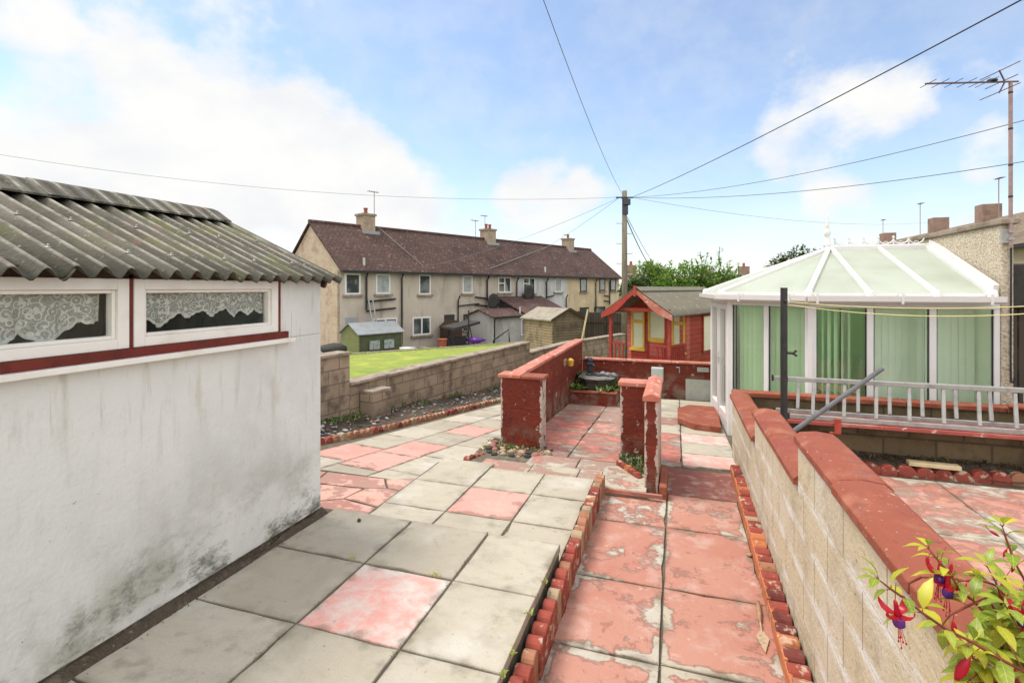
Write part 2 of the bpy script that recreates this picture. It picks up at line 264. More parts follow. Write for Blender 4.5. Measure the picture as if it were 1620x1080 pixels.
# glass
def glassmat(name,tint=(1,1,1),refl=1.0,base_refl=.05):
    m=bpy.data.materials.new(name); m.use_nodes=True; nt=m.node_tree; nt.nodes.clear()
    o=nn(nt,'ShaderNodeOutputMaterial'); mx=nn(nt,'ShaderNodeMixShader'); t=nn(nt,'ShaderNodeBsdfTransparent'); g=nn(nt,'ShaderNodeBsdfGlossy')
    t.inputs[0].default_value=rgba(tint); g.inputs[0].default_value=(1,1,1,1); g.inputs['Roughness'].default_value=.03
    lw0=nn(nt,'ShaderNodeLayerWeight'); lw0.inputs[0].default_value=.5; lw=nn(nt,'ShaderNodeMath',operation='POWER'); lk(nt,lw0.outputs['Facing'],lw.inputs[0]); lw.inputs[1].default_value=4.0
    ml=nn(nt,'ShaderNodeMath',operation='MULTIPLY_ADD'); ml.inputs[1].default_value=refl; ml.inputs[2].default_value=base_refl; lk(nt,lw.outputs[0],ml.inputs[0])
    ns=nn(nt,'ShaderNodeTexNoise'); ns.inputs['Scale'].default_value=1.7; tc=nn(nt,'ShaderNodeTexCoord'); lk(nt,tc.outputs['Object'],ns.inputs['Vector'])
    bp=nn(nt,'ShaderNodeBump'); bp.inputs['Strength'].default_value=.06; bp.inputs['Distance'].default_value=.05; lk(nt,ns.outputs['Fac'],bp.inputs['Height']); lk(nt,bp.outputs[0],g.inputs['Normal'])
    lk(nt,ml.outputs[0],mx.inputs[0]); lk(nt,t.outputs[0],mx.inputs[1]); lk(nt,g.outputs[0],mx.inputs[2]); lk(nt,mx.outputs[0],o.inputs[0]); MT[name]=m
glassmat('glass',(.97,.99,.97),.7,.035); glassmat('shed_glass',(.96,.97,.97),.5,.02)
m=Mat('window_dark',(.035,.045,.045),.08,spec=.6); f=m.noise(.9,3); m.mix(m.ramp(f,.45,.62,0,.9),(.17,.19,.18)); m.spots((.33,.32,.28),1.7,.6,.68,.7,stretch=(1,1,.4),off=(3,1,1)); MT['farglass']=m.out()
m=Mat('window_net',(.34,.37,.36),.15,spec=.6); m.spots((.22,.25,.25),3,.45,.65,.8); MT['netglass']=m.out()
m=Mat('window_lace',(.36,.40,.38),.5); m.spots((.12,.15,.13),14,.45,.6,.8); MT['laceglass']=m.out()
def transl(name,c,amt=.5,rough=.6,stripe=None,noise=None):
    m=bpy.data.materials.new(name); m.use_nodes=True; nt=m.node_tree; nt.nodes.clear()
    o=nn(nt,'ShaderNodeOutputMaterial'); mx=nn(nt,'ShaderNodeMixShader'); d=nn(nt,'ShaderNodeBsdfDiffuse'); t=nn(nt,'ShaderNodeBsdfTranslucent'); mx.inputs[0].default_value=amt
    tc=nn(nt,'ShaderNodeTexCoord'); ns=nn(nt,'ShaderNodeTexNoise'); ns.inputs['Scale'].default_value=noise or 2; ns.inputs['Detail'].default_value=5; lk(nt,tc.outputs['Object'],ns.inputs['Vector'])
    cm=nn(nt,'ShaderNodeMix',data_type='RGBA'); mr=nn(nt,'ShaderNodeMapRange'); mr.inputs[1].default_value=.4; mr.inputs[2].default_value=.7; lk(nt,ns.outputs['Fac'],mr.inputs[0]); lk(nt,mr.outputs[0],cm.inputs[0])
    av=nn(nt,'ShaderNodeAttribute',attribute_name='rnd'); dk=nn(nt,'ShaderNodeMix',data_type='RGBA',blend_type='MULTIPLY'); dk.inputs[7].default_value=(.62,.72,.6,1); am_=nn(nt,'ShaderNodeMath',operation='MULTIPLY'); am_.inputs[1].default_value=.9 if name.startswith(('leaf','moss')) else 0; lk(nt,av.outputs['Fac'],am_.inputs[0]); lk(nt,am_.outputs[0],dk.inputs[0])
    cm.inputs[6].default_value=rgba(c); cm.inputs[7].default_value=rgba(stripe or tuple(x*.82 for x in c))
    lk(nt,cm.outputs[2],dk.inputs[6]); fin=dk.outputs[2]
    if name in ('leaf_yellow','leaf_green','leaf_bright'):
        def mm(op,a,b):
            q=nn(nt,'ShaderNodeMath',operation=op)
            for i,x in enumerate((a,b)):
                if isinstance(x,(int,float)): q.inputs[i].default_value=x
                else: lk(nt,x,q.inputs[i])
            return q.outputs[0]
        sa=nn(nt,'ShaderNodeAttribute',attribute_name='suv'); sp_=nn(nt,'ShaderNodeSeparateXYZ'); lk(nt,sa.outputs['Vector'],sp_.inputs[0])
        au=mm('ABSOLUTE',mm('SUBTRACT',sp_.outputs[0],.5),0)
        side=mm('GREATER_THAN',mm('SINE',mm('MULTIPLY',mm('SUBTRACT',sp_.outputs[1],mm('MULTIPLY',au,.35)),40),0),.80)
        vein=mm('MAXIMUM',mm('MULTIPLY',side,.45),mm('LESS_THAN',au,.035))
        vm_=nn(nt,'ShaderNodeMix',data_type='RGBA'); lk(nt,mm('MULTIPLY',vein,.55),vm_.inputs[0]); lk(nt,fin,vm_.inputs[6]); vm_.inputs[7].default_value=(.62,.60,.20,1)
        # reddish worn margin on some leaves
        mg=nn(nt,'ShaderNodeMix',data_type='RGBA'); lk(nt,mm('MULTIPLY',mm('GREATER_THAN',mm('ADD',au,mm('MULTIPLY',ns.outputs['Fac'],.16)),.53),.5),mg.inputs[0]); lk(nt,vm_.outputs[2],mg.inputs[6]); mg.inputs[7].default_value=(.34,.17,.04,1); fin=mg.outputs[2]
    lk(nt,fin,d.inputs[0]); lk(nt,fin,t.inputs[0]); lk(nt,d.outputs[0],mx.inputs[1]); lk(nt,t.outputs[0],mx.inputs[2])
    g=nn(nt,'ShaderNodeBsdfGlossy'); g.inputs['Roughness'].default_value=rough*.5; m2=nn(nt,'ShaderNodeMixShader'); m2.inputs[0].default_value=.04
    lk(nt,mx.outputs[0],m2.inputs[1]); lk(nt,g.outputs[0],m2.inputs[2]); lk(nt,m2.outputs[0],o.inputs[0]); MT[name]=m
transl('polycarb',(.76,.80,.71),.6,.4,(.68,.71,.60))
transl('blind_green',(.70,.88,.62),.22,.8,(.64,.84,.55))
transl('leaf_yellow',(.66,.58,.03),.45,.9,(.50,.54,.035),25)
transl('leaf_green',(.22,.33,.025),.45,.9,(.36,.43,.04),40)
transl('leaf_bright',(.42,.49,.04),.45,.9,(.25,.37,.035),40)
transl('flower_red',(.66,.02,.05),.35,.6,(.52,.012,.035),30)
transl('flower_purple',(.12,.03,.28),.3,.4,(.2,.05,.3),30)
transl('leaf_bush',(.16,.27,.045),.45,.6,(.26,.38,.07),3)
transl('leaf_tree',(.075,.11,.03),.35,.7,(.12,.12,.035),2)
transl('leaf_dark',(.06,.10,.025),.3,.7,(.1,.15,.035),3)
transl('leaf_grass',(.28,.36,.05),.4,.8,(.36,.40,.07),6)
transl('lit_room_slats',(.84,.92,.79),.2,.8,(.80,.90,.73))
plain('stem_red',(.22,.05,.035),.6,.25,30)
plain('bark',(.1,.08,.06),.9,.3,8)
transl('moss_leaf',(.13,.14,.04),.3,.8,(.22,.18,.07),9)
# lace
m=bpy.data.materials.new('lace'); m.use_nodes=True; nt=m.node_tree; nt.nodes.clear()
o=nn(nt,'ShaderNodeOutputMaterial'); mx=nn(nt,'ShaderNodeMixShader'); t=nn(nt,'ShaderNodeBsdfTransparent'); d=nn(nt,'ShaderNodeBsdfDiffuse'); tl=nn(nt,'ShaderNodeBsdfTranslucent'); md=nn(nt,'ShaderNodeMixShader'); md.inputs[0].default_value=.3
d.inputs[0].default_value=(.86,.85,.76,1); tl.inputs[0].default_value=(.8,.79,.7,1); lk(nt,d.outputs[0],md.inputs[1]); lk(nt,tl.outputs[0],md.inputs[2])
tc=nn(nt,'ShaderNodeTexCoord')
def pat(sc_,lo,hi,kind='V'):
    if kind=='R':
        n=nn(nt,'ShaderNodeTexVoronoi'); n.feature='F1'; n.inputs['Scale'].default_value=sc_; lk(nt,tc.outputs['UV'],n.inputs['Vector']); m_=nn(nt,'ShaderNodeMath',operation='SINE'); k_=nn(nt,'ShaderNodeMath',operation='MULTIPLY'); k_.inputs[1].default_value=17; lk(nt,n.outputs['Distance'],k_.inputs[0]); lk(nt,k_.outputs[0],m_.inputs[0]); r=nn(nt,'ShaderNodeMapRange'); r.inputs[1].default_value=.55; r.inputs[2].default_value=.8; lk(nt,m_.outputs[0],r.inputs[0]); return r.outputs[0]
    if kind=='V':
        n=nn(nt,'ShaderNodeTexVoronoi'); n.feature='DISTANCE_TO_EDGE'; n.inputs['Scale'].default_value=sc_; s_=n.outputs['Distance']
    else:
        n=nn(nt,'ShaderNodeTexNoise'); n.inputs['Scale'].default_value=sc_; n.inputs['Detail'].default_value=3; s_=n.outputs['Fac']
    lk(nt,tc.outputs['UV'],n.inputs['Vector']); r=nn(nt,'ShaderNodeMapRange'); r.inputs[1].default_value=lo; r.inputs[2].default_value=hi; lk(nt,s_,r.inputs[0]); return r.outputs[0]
a=pat(150,.16,.10); b=pat(30,.56,.62,'N'); c_=pat(24,0,0,'R')
at=nn(nt,'ShaderNodeAttribute',attribute_name='rnd')
def mxm(x,y):
    q=nn(nt,'ShaderNodeMath',operation='MAXIMUM'); lk(nt,x,q.inputs[0]); lk(nt,y,q.inputs[1]); return q.outputs[0]
am=nn(nt,'ShaderNodeMath',operation='MULTIPLY'); lk(nt,a,am.inputs[0]); am.inputs[1].default_value=.62
q=mxm(mxm(mxm(am.outputs[0],b),c_),at.outputs['Fac'])
q2=nn(nt,'ShaderNodeMath',operation='MULTIPLY_ADD'); lk(nt,q,q2.inputs[0]); q2.inputs[1].default_value=.74; q2.inputs[2].default_value=.24
lk(nt,q2.outputs[0],mx.inputs[0]); lk(nt,t.outputs[0],mx.inputs[1]); lk(nt,md.outputs[0],mx.inputs[2]); lk(nt,mx.outputs[0],o.inputs[0]); MT['lace']=m

# ---------------------------------------------------------------- mesh builder
class MB:
    def __init__(s): s.v=[]; s.f=[]; s.m=[]; s.r=[]; s.suv={}
    def add(s,vs,fs,m=0,r=None,M=None):
        b=len(s.v)
        for p in vs:
            p=Vector(p); s.v.append(M@p if M is not None else p)
        if r is None: r=random.random()
        for f in fs: s.f.append([b+i for i in f]); s.m.append(m); s.r.append(r)
        return s
    def box(s,x0,x1,y0,y1,z0,z1,m=0,M=None,r=None):
        vs=[(x,y,z) for z in (z0,z1) for y in (y0,y1) for x in (x0,x1)]
        return s.add(vs,[(0,2,3,1),(4,5,7,6),(0,1,5,4),(2,6,7,3),(0,4,6,2),(1,3,7,5)],m,r,M)
    def prism(s,poly,z0,z1,m=0,M=None,r=None,ztop=None):
        """vertical prism on a CCW polygon; z0/z1 numbers or functions of x,y"""
        n=len(poly); fz=lambda z,p: z(p[0],p[1]) if callable(z) else z
        vs=[(p[0],p[1],fz(z0,p)) for p in poly]+[(p[0],p[1],fz(z1,p)) for p in poly]
        fs=[tuple(range(n-1,-1,-1)),tuple(range(n,2*n))]+[(i,(i+1)%n,n+(i+1)%n,n+i) for i in range(n)]
        return s.add(vs,fs,m,r,M)
    def extr(s,prof,a,b,m=0,r=None,M=None,axis='y'):
        """extrude a profile (list of 2-D points, CCW seen from +axis) from a to b; axis y: prof=(x,z); axis x: prof=(y,z)"""
        n=len(prof)
        P=(lambda q,t:(q[0],t,q[1])) if axis=='y' else (lambda q,t:(t,q[0],q[1]))
        vs=[P(q,a) for q in prof]+[P(q,b) for q in prof]
        fs=[tuple(range(n)),tuple(range(2*n-1,n-1,-1))]+[(i,n+i,n+(i+1)%n,(i+1)%n) for i in range(n)]
        return s.add(vs,fs,m,r,M)
    def bar(s,a,b,w,h,m=0,r=None,up=(0,0,1)):
        a=Vector(a); b=Vector(b); d=(b-a); L=d.length; d.normalize(); u=Vector(up)
        if abs(d.dot(u))>.99: u=Vector((0,1,0))
        x=d.cross(u).normalized(); z=x.cross(d)
        vs=[p+x*i*w/2+z*j*h/2 for p in (a,b) for i,j in ((-1,-1),(1,-1),(1,1),(-1,1))]
        return s.add(vs,[(3,2,1,0),(4,5,6,7),(0,1,5,4),(1,2,6,5),(2,3,7,6),(3,0,4,7)],m,r)
    def tube(s,pts,rad,n=8,m=0,r=None,cap=True):
        pts=[Vector(p) for p in pts]; k=len(pts)
        if not hasattr(rad,'__len__'): rad=[rad]*k
        rings=[]
        for i,p in enumerate(pts):
            d=(pts[min(i+1,k-1)]-pts[max(i-1,0)]).normalized()
            u=Vector((0,0,1)) if abs(d.z)<.95 else Vector((1,0,0))
            x=d.cross(u).normalized(); y=x.cross(d)
            rings.append([p+(x*math.cos(2*math.pi*j/n)+y*math.sin(2*math.pi*j/n))*rad[i] for j in range(n)])
        vs=[q for g in rings for q in g]; fs=[]
        for i in range(k-1):
            for j in range(n): fs.append((i*n+j,i*n+(j+1)%n,(i+1)*n+(j+1)%n,(i+1)*n+j))
        if cap: fs+= [tuple(range(n-1,-1,-1)),tuple((k-1)*n+j for j in range(n))]
        return s.add(vs,fs,m,r)
    def lathe(s,prof,c=(0,0,0),n=16,m=0,r=None):
        vs=[];fs=[]; k=len(prof)
        for (rad,z) in prof:
            for j in range(n): vs.append((c[0]+rad*math.cos(2*math.pi*j/n),c[1]+rad*math.sin(2*math.pi*j/n),c[2]+z))
        for i in range(k-1):
            for j in range(n): fs.append((i*n+j,i*n+(j+1)%n,(i+1)*n+(j+1)%n,(i+1)*n+j))
        fs+=[tuple(range(n-1,-1,-1)),tuple((k-1)*n+j for j in range(n))]
        return s.add(vs,fs,m,r)
    def blob(s,c,rx,ry,rz,m=0,seed=0,jit=.18,rot=0):
        bm=bmesh.new(); bmesh.ops.create_icosphere(bm,subdivisions=2,radius=1)
        rg=random.Random(seed); ph=[rg.uniform(0,6.3) for _ in range(6)]
        vs=[];
        for v in bm.verts:
            x,y,z=v.co; k=1+jit*(math.sin(2.3*x+ph[0])*math.cos(2.1*y+ph[1])+.6*math.sin(3.7*z+ph[2]+x*2)+.4*math.sin(5*y+ph[3]))
            X,Y,Z=x*k*rx,y*k*ry,z*k*rz
            vs.append((c[0]+X*math.cos(rot)-Y*math.sin(rot),c[1]+X*math.sin(rot)+Y*math.cos(rot),c[2]+Z))
        fs=[tuple(v.index for v in f.verts) for f in bm.faces]; bm.free()
        return s.add(vs,fs,m)
    def build(s,name,mats,parent=None,smooth=False,world=False,bevel=0,kind=None,rounddeg=None):
        me=bpy.data.meshes.new(name)
        vs=s.v
        if world and parent is not None:
            inv=parent.matrix_basis.inverted()
            p=parent
            if p.parent is not None: inv=p.matrix_basis.inverted()@p.parent.matrix_basis.inverted()
            loc=[inv@v for v in vs]
        else: loc=vs
        me.from_pydata([tuple(v) for v in loc],[],s.f)
        if isinstance(mats,str): mats=[mats]
        for k in mats: me.materials.append(MT[k])
        me.polygons.foreach_set('material_index',s.m)
        uv=me.uv_layers.new(name='UVMap'); at=me.attributes.new('rnd','FLOAT','FACE'); at.data.foreach_set('value',s.r)
        for p in me.polygons:
            n=p.normal; t=Vector((-n.y,n.x,0))
            if t.length<.15: t=Vector((1,0,0)); b=Vector((0,1,0))
            else: t.normalize(); b=n.cross(t)
            for li in p.loop_indices:
                q=me.vertices[me.loops[li].vertex_index].co if not world else s.v[me.loops[li].vertex_index]
                uv.data[li].uv=(q.dot(t),q.dot(b))
        if s.suv:
            a2=me.attributes.new('suv','FLOAT_VECTOR','POINT')
            for i,q in s.suv.items(): a2.data[i].vector=q
        if smooth: me.polygons.foreach_set('use_smooth',[True]*len(me.polygons))
        ob=bpy.data.objects.new(name,me); COL.objects.link(ob)
        if parent is not None: ob.parent=parent
        if bevel:
            b=ob.modifiers.new('Bevel','BEVEL'); b.width=bevel; b.segments=2; b.limit_method='ANGLE'; b.angle_limit=R(40)
        if kind: ob['kind']=kind
        return ob
def tag(o,label,cat,group=None):
    o['label']=label; o['category']=cat
    if group: o['group']=group
    return o
def thing(name,label,cat,loc=(0,0,0),rz=0,group=None):
    o=bpy.data.objects.new(name,None); COL.objects.link(o); o.empty_display_size=.2
    o.location=loc; o.rotation_euler=(0,0,rz); o.matrix_basis=Matrix.Translation(loc)@Matrix.Rotation(rz,4,'Z')
    return tag(o,label,cat,group)

# ---------------------------------------------------------------- levels of the ground
def zl(Y): return -.235-.086*(Y-4.6)                 # side path
def zr(Y): return -.24-.055*max(0,Y-5.9)           # red yard
def gz(x,y):
    d=-sn*x+cs*y
    P=[(-60,-.45),(5,-.45),(14,-1.25),(21,-1.55),(23.5,-2.3),(27,-2.35),(90,-2.6),(900,-3)]
    for (a,za),(b,zb) in zip(P,P[1:]):
        if d<=b: return za+(zb-za)*max(0,(d-a))/(b-a)
    return -3
# terrain sheet
b=MB(); xs=[-900,-300,-120,-60]+[i*3-45 for i in range(31)]+[60,120,300,900]; ys=[-200,-60,-20]+[i*2-10 for i in range(26)]+[45,55,70,90,130,200,400,900]
vs=[];fs=[]
for j,yy in enumerate(ys):
    for i,xx in enumerate(xs):
        w=CW(xx,yy); vs.append((w[0],w[1],gz(*w)))
n=len(xs)
for j in range(len(ys)-1):
    for i in range(n-1): fs.append((j*n+i,j*n+i+1,(j+1)*n+i+1,(j+1)*n+i))
b.add(vs,fs); o=b.build('ground','terrain',smooth=True); o['kind']='structure'

def inset(poly,g):
    c=Vector((sum(p[0] for p in poly)/len(poly),sum(p[1] for p in poly)/len(poly)))
    out=[]
    n=len(poly)
    for i in range(n):
        p0=Vector(poly[i-1][:2]);p=Vector(poly[i][:2]);p2=Vector(poly[(i+1)%n][:2])
        e1=(p-p0).normalized();e2=(p2-p).normalized()
        n1=Vector((-e1.y,e1.x));n2=Vector((-e2.y,e2.x))
        k=1+n1.dot(n2)
        out.append(tuple(p+(n1+n2)*(g/k)))
    return out
def slab(b,poly,zf,m=0,g=.006,th=.05,r=None,tilt=.003):
    q=inset(poly,g)
    # jagged edge: subdivide a bit
    pts=[]
    for i,p in enumerate(q):
        p2=q[(i+1)%len(q)]; pts.append(p)
        L=math.hypot(p2[0]-p[0],p2[1]-p[1]); k=max(1,int(L/.12))
        for j in range(1,k):
            t=j/k; nx,ny=-(p2[1]-p[1])/L,(p2[0]-p[0])/L; e=random.uniform(0,.005)+(random.uniform(.006,.016) if random.random()<.07 else 0)
            pts.append((p[0]+(p2[0]-p[0])*t+nx*e,p[1]+(p2[1]-p[1])*t+ny*e))
    a,c=random.uniform(-tilt,tilt),random.uniform(-tilt,tilt); e=random.uniform(-.002,.002)
    cx=sum(p[0] for p in pts)/len(pts); cy=sum(p[1] for p in pts)/len(pts)
    top=lambda x,y:(zf(x,y) if callable(zf) else zf)+a*(x-cx)+c*(y-cy)+e
    n=len(pts); q2=inset(q,.004); 
    # top face slightly inset for a worn arris
    ring=[(p[0]+(cx-p[0])*.009,p[1]+(cy-p[1])*.009) for p in pts]
    vs=[(p[0],p[1],top(*p)-th) for p in pts]+[(p[0],p[1],top(*p)-.005) for p in pts]+[(p[0],p[1],top(*p)) for p in ring]
    fs=[(i,(i+1)%n,n+(i+1)%n,n+i) for i in range(n)]+[(n+i,n+(i+1)%n,2*n+(i+1)%n,2*n+i) for i in range(n)]+[tuple(2*n+i for i in range(n))]
    base=len(b.v); e_=(Vector(poly[1][:2])-Vector(poly[0][:2])).normalized(); n_=Vector((-e_.y,e_.x))
    uu=[e_.dot(Vector(p[:2])) for p in vs]; vv=[n_.dot(Vector(p[:2])) for p in vs]; u0,u1,v0,v1=min(uu),max(uu),min(vv),max(vv)
    b.add(vs,fs,m,r)
    for i in range(len(vs)): b.suv[base+i]=((uu[i]-u0)/(u1-u0),(vv[i]-v0)/(v1-v0),0)
def rect(x0,x1,y0,y1): return [(x0,y0),(x1,y0),(x1,y1),(x0,y1)]

# upper patio
b=MB()
cx=[-2.59,-1.893,-1.278,-.752]; ry=[-.9,-.28,.33,.94,1.555,2.168,2.778,3.405]
for i in range(3):
    for j in range(len(ry)-1):
        m=1 if (i==1 and j==5) else 0
        slab(b,rect(cx[i],cx[i+1],ry[j],ry[j+1]),0,m,.005+.003*random.random())
o=b.build('upper_patio',['slab','pink_faded']); o['kind']='structure'
b=MB(); b.box(-2.75,-.765,-1.2,3.395,-.4,-.012); o=b.build('patio_bed','dirt'); o['kind']='structure'
# middle patio (one step down)
b=MB(); cx=[-2.5,-1.893,-1.292,-.778]; ry=[3.36,3.968,4.545,5.09]
for i in range(3):
    for j in range(3):
        m=1 if (i==1 and j==1) else 0
        slab(b,rect(cx[i],cx[i+1],ry[j],ry[j+1]+(.12 if (i==0 and j==2) else 0)),-.17,m,.005)
o=b.build('middle_patio',['slab','pink_slab']); o['kind']='structure'
b=MB(); b.box(-2.52,-.785,3.38,5.1,-.44,-.182); o=b.build('patio_bed','dirt'); o['kind']='structure'
# threshold strips in front of the red yard
b=MB()
for x0,x1 in ((-2.08,-1.5),(-1.5,-.98),(-.98,-.74)): slab(b,rect(x0,x1,5.10,5.42),-.196,0,.003)
for x0,x1 in ((-1.62,-1.05),(-1.05,-.56)): slab(b,rect(x0,x1,5.42,5.80),-.218,2,.003)
slab(b,rect(-.74,-.27,4.96,5.62),-.186,1,.003,th=.08)
slab(b,[(-.74,4.925),(-.12,4.925),(-.12,4.962),(-.74,4.962)],-.188,3,.002,th=.035)
o=b.build('threshold_paving',['yard_worn','landing','yard_worn','yard_paint']); o['kind']='structure'
b=MB(); b.box(-2.3,-.10,5.05,5.85,-.5,-.232); o=b.build('paving_bed','dirt'); o['kind']='structure'
# sunken path
b=MB(); ry=[-.6,.3,1.1,1.95,2.80,3.52,4.42,5.14]
for j in range(len(ry)-1):
    slab(b,rect(-.68,-.083,ry[j],ry[j+1]),-.25,0,.005,r=random.uniform(.45,.95)); slab(b,rect(-.083,.545,ry[j]+.01,ry[j+1]+.01),-.25,0,.005,r=random.uniform(.05,.5))
slab(b,rect(-.10,.60,5.15,5.93),lambda x,y:-.25-.005*(y-5.15),1,.004)
o=b.build('path',['path_paint','ramp_paint']); o['kind']='structure'
b=MB(); b.box(-.76,.66,-1,5.95,-.5,-.268); o=b.build('path_bed','dirt'); o['kind']='structure'
# red yard
b=MB()
Zr=lambda x,y: zr(y)
xs=[-1.93,-1.22,-.62]; ys=[5.80,6.35,7.2,8.0,8.8,9.6,10.75]
for j in range(6):
    for i in range(2):
        m=0 if (j<4 and i==0) or j in (0,1) else 1
        if j==5 and i==0: continue
        slab(b,rect(xs[i],xs[i+1],ys[j],ys[j+1]),Zr,m,.004)
xs=[-.62,-.03,.07,.72]; 
ys=[5.95,6.5,7.05,7.6,8.2,8.8,9.4,10.1,10.75]
for j in range(8):
    slab(b,rect(-.6,.06,ys[j],ys[j+1]),Zr,0 if j in (0,1,2,4) else 2,.005)
    slab(b,rect(.06,.68,ys[j]+.08,min(10.75,ys[j+1]+.08)),Zr,3 if j in (0,2) else 2,.005)
o=b.build('red_yard',['yard_paint','yard_worn','slab','pink_faded']); o['kind']='structure'
b=MB(); b.prism(rect(-2.1,.9,5.7,10.9),-1.0,lambda x,y:zr(y)-.015); b.prism(rect(.66,3.5,6.95,10.9),-1.0,lambda x,y:-.40); o=b.build('yard_bed','dirt'); o['kind']='structure'
# side path (slabs set along the boundary wall, sloping away) + crazy paving
ang=R(8.5); dv=Vector((math.sin(ang),math.cos(ang))); rv=Vector((math.cos(ang),-math.sin(ang)))
Zl=lambda x,y: zl(y)
def clip(poly,fn):
    out=[]
    for i,p in enumerate(poly):
        q=poly[(i+1)%len(poly)]; a,c=fn(p),fn(q)
        if a>=0: out.append(p)
        if (a<0)!=(c<0): t=a/(a-c); out.append((p[0]+(q[0]-p[0])*t,p[1]+(q[1]-p[1])*t))
    return out
b=MB(); O=Vector((-4.32,5.0)); cw=[0,.62,1.24,1.86,2.46]; rh=.70
pinks={(0,0),(1,0),(1,1),(1,3),(2,5),(2,6)}
for j in range(-1,13):
    for i in range(4):
        u0,u1=cw[i],cw[i+1]; v0=j*rh+(0 if i%2 else .12); v1=v0+rh
        P=[tuple(O+rv*u+dv*v) for u,v in ((u0,v0),(u1,v0),(u1,v1),(u0,v1))]
        if i<3: P=clip(P,lambda p:p[1]-4.62)
        if len(P)>2: P=clip(P,lambda p:max(-2.52-p[0],p[1]-5.23))
        if len(P)>2: P=clip(P,lambda p:-2.16-p[0] if p[1]>5.65 else -2.30-p[0])
        if len(P)<3: continue
        A=abs(sum(P[k-1][0]*P[k][1]-P[k][0]*P[k-1][1] for k in range(len(P))))/2
        if A<.02: continue
        slab(b,P,Zl,1 if (i,j) in pinks else 0,.006,tilt=.0015)
crazy=[[(-3.15,3.5),(-2.52,3.5),(-2.52,3.92),(-2.95,4.0),(-3.2,3.8)],[(-3.2,3.8),(-2.95,4.0),(-2.93,4.3),(-3.5,4.25)],[(-2.95,4.0),(-2.52,3.92),(-2.52,4.35),(-2.72,4.38),(-2.93,4.3)],
 [(-3.5,4.25),(-2.93,4.3),(-2.72,4.38),(-2.9,4.62),(-3.6,4.6)],[(-2.72,4.38),(-2.52,4.35),(-2.52,4.78),(-2.9,4.62)],[(-3.7,3.6),(-3.2,3.8),(-3.5,4.25),(-3.8,4.2)],[(-3.8,4.2),(-3.5,4.25),(-3.6,4.6),(-3.9,4.6)],[(-3.15,3.45),(-3.2,3.8),(-3.7,3.6),(-3.7,3.45)]]
for c in crazy: slab(b,c,lambda x,y:-.178-.05*(y-3.4),2,.009)
o=b.build('side_path',['slab','pink_slab','crazy_paint']); o['kind']='structure'
b=MB(); b.prism([(-5.2,3.3),(-2.5,3.3),(-2.5,5.1),(-2.12,5.15),(-2.05,14),(-4.2,14),(-4.6,5)],-2,lambda x,y:(zl(y)-.02 if y>4.6 else -.178-.05*(y-3.4)-.018)); o=b.build('path_bed','dirt'); o['kind']='structure'
# flower bed beside the boundary wall
WA=Vector((-2.663,8.29)); WB=Vector((.511,14.6)); wd=(WB-WA).normalized()
W0=Vector(CW(*(WA-wd*5.4))); W1=Vector(CW(*WA)); W2=Vector(CW(*WB)); W3=Vector(CW(1.97,17.3)); W4=Vector(CW(4.59,20.5))
def bedz(x,y): return zl(y)+.02+.05*math.sin(3*x+5*y)*.4
edge=[(-4.75,4.9),(-4.72,5.3),(-4.50,5.75),(-4.33,6.3),(-4.22,7.0),(-4.1,7.8),(-3.98,8.6),(-3.86,9.4),(-3.74,10.3),(-3.62,11.2),(-3.5,12.2),(-3.4,13.2)]
b=MB(); vs=[];fs=[]
wl=[]
for e in edge:
    # matching point on wall line
    t=(e[1]-W0.y)/(W2.y-W0.y); p=W0+(W2-W0)*t; wl.append(p)
n=8
for e,p in zip(edge,wl):
    for k in range(n+1):
        q=Vector(e)+(p-Vector(e))*(k/n); vs.append((q.x,q.y,zl(q.y)+.0+.10*(k/n)+.02*math.sin(7*q.x+9*q.y)+random.uniform(-.012,.012)-(.05 if k==0 else 0)))
for j in range(len(edge)-1):
    for k in range(n): fs.append((j*(n+1)+k,(j+1)*(n+1)+k,(j+1)*(n+1)+k+1,j*(n+1)+k+1))
b.add(vs,fs); o=b.build('flower_bed','soil',smooth=True); o['kind']='structure'
# pebbles in bed : uncountable
b=MB(); rg=random.Random(3)
for k in range(420):
    j=rg.randrange(len(edge)-1) if k%3 else rg.randrange(3); t=rg.random(); e=Vector(edge[j]).lerp(Vector(edge[j+1]),t); p=wl[j].lerp(wl[j+1],t); f=rg.random()*.95+.03; q=e.lerp(p,f)
    rr=rg.uniform(.014,.042); b.blob((q.x,q.y,zl(q.y)+.1*f+.012),rr,rr*rg.uniform(.6,1),rr*.5,rg.choice([0,0,1,2,3,4]),k,.2,rg.random()*3)
o=tag(b.build('pebbles',['peb_grey','peb_tan','peb_red','peb_white','peb_slate'],smooth=True),'loose grey and white pebbles scattered over the soil bed by the boundary wall','pebbles'); o['kind']='stuff'
# low weeds in bed
def leafquad(b,p,d,L,w,m=0,fold=.25,droop=.2,up=None,seg=3):
    """ovate folded leaf starting at p heading d"""
    d=Vector(d).normalized(); u=Vector(up) if up is not None else Vector((0,0,1))
    s=d.cross(u)
    if s.length<.05: s=Vector((1,0,0))
    s.normalize(); u=s.cross(d).normalized()
    vs=[];fs=[]
    prof=[.05,.75,1,.72,.03] if seg>2 else [.1,1,.05]
    k=len(prof)
    for i,pw in enumerate(prof):
        t=i/(k-1); c=Vector(p)+d*L*t-u*droop*L*t*t
        vs+= [c-s*w*pw/2+u*fold*w*pw*.5, c, c+s*w*pw/2+u*fold*w*pw*.5]
    for i in range(k-1):
        a=i*3; fs+=[(a,a+1,a+4,a+3),(a+1,a+2,a+5,a+4)]
    bs=len(b.v); b.add(vs,fs,m)
    for i in range(len(vs)): b.suv[bs+i]=((0,.5,1)[i%3],(i//3)/(k-1),0)
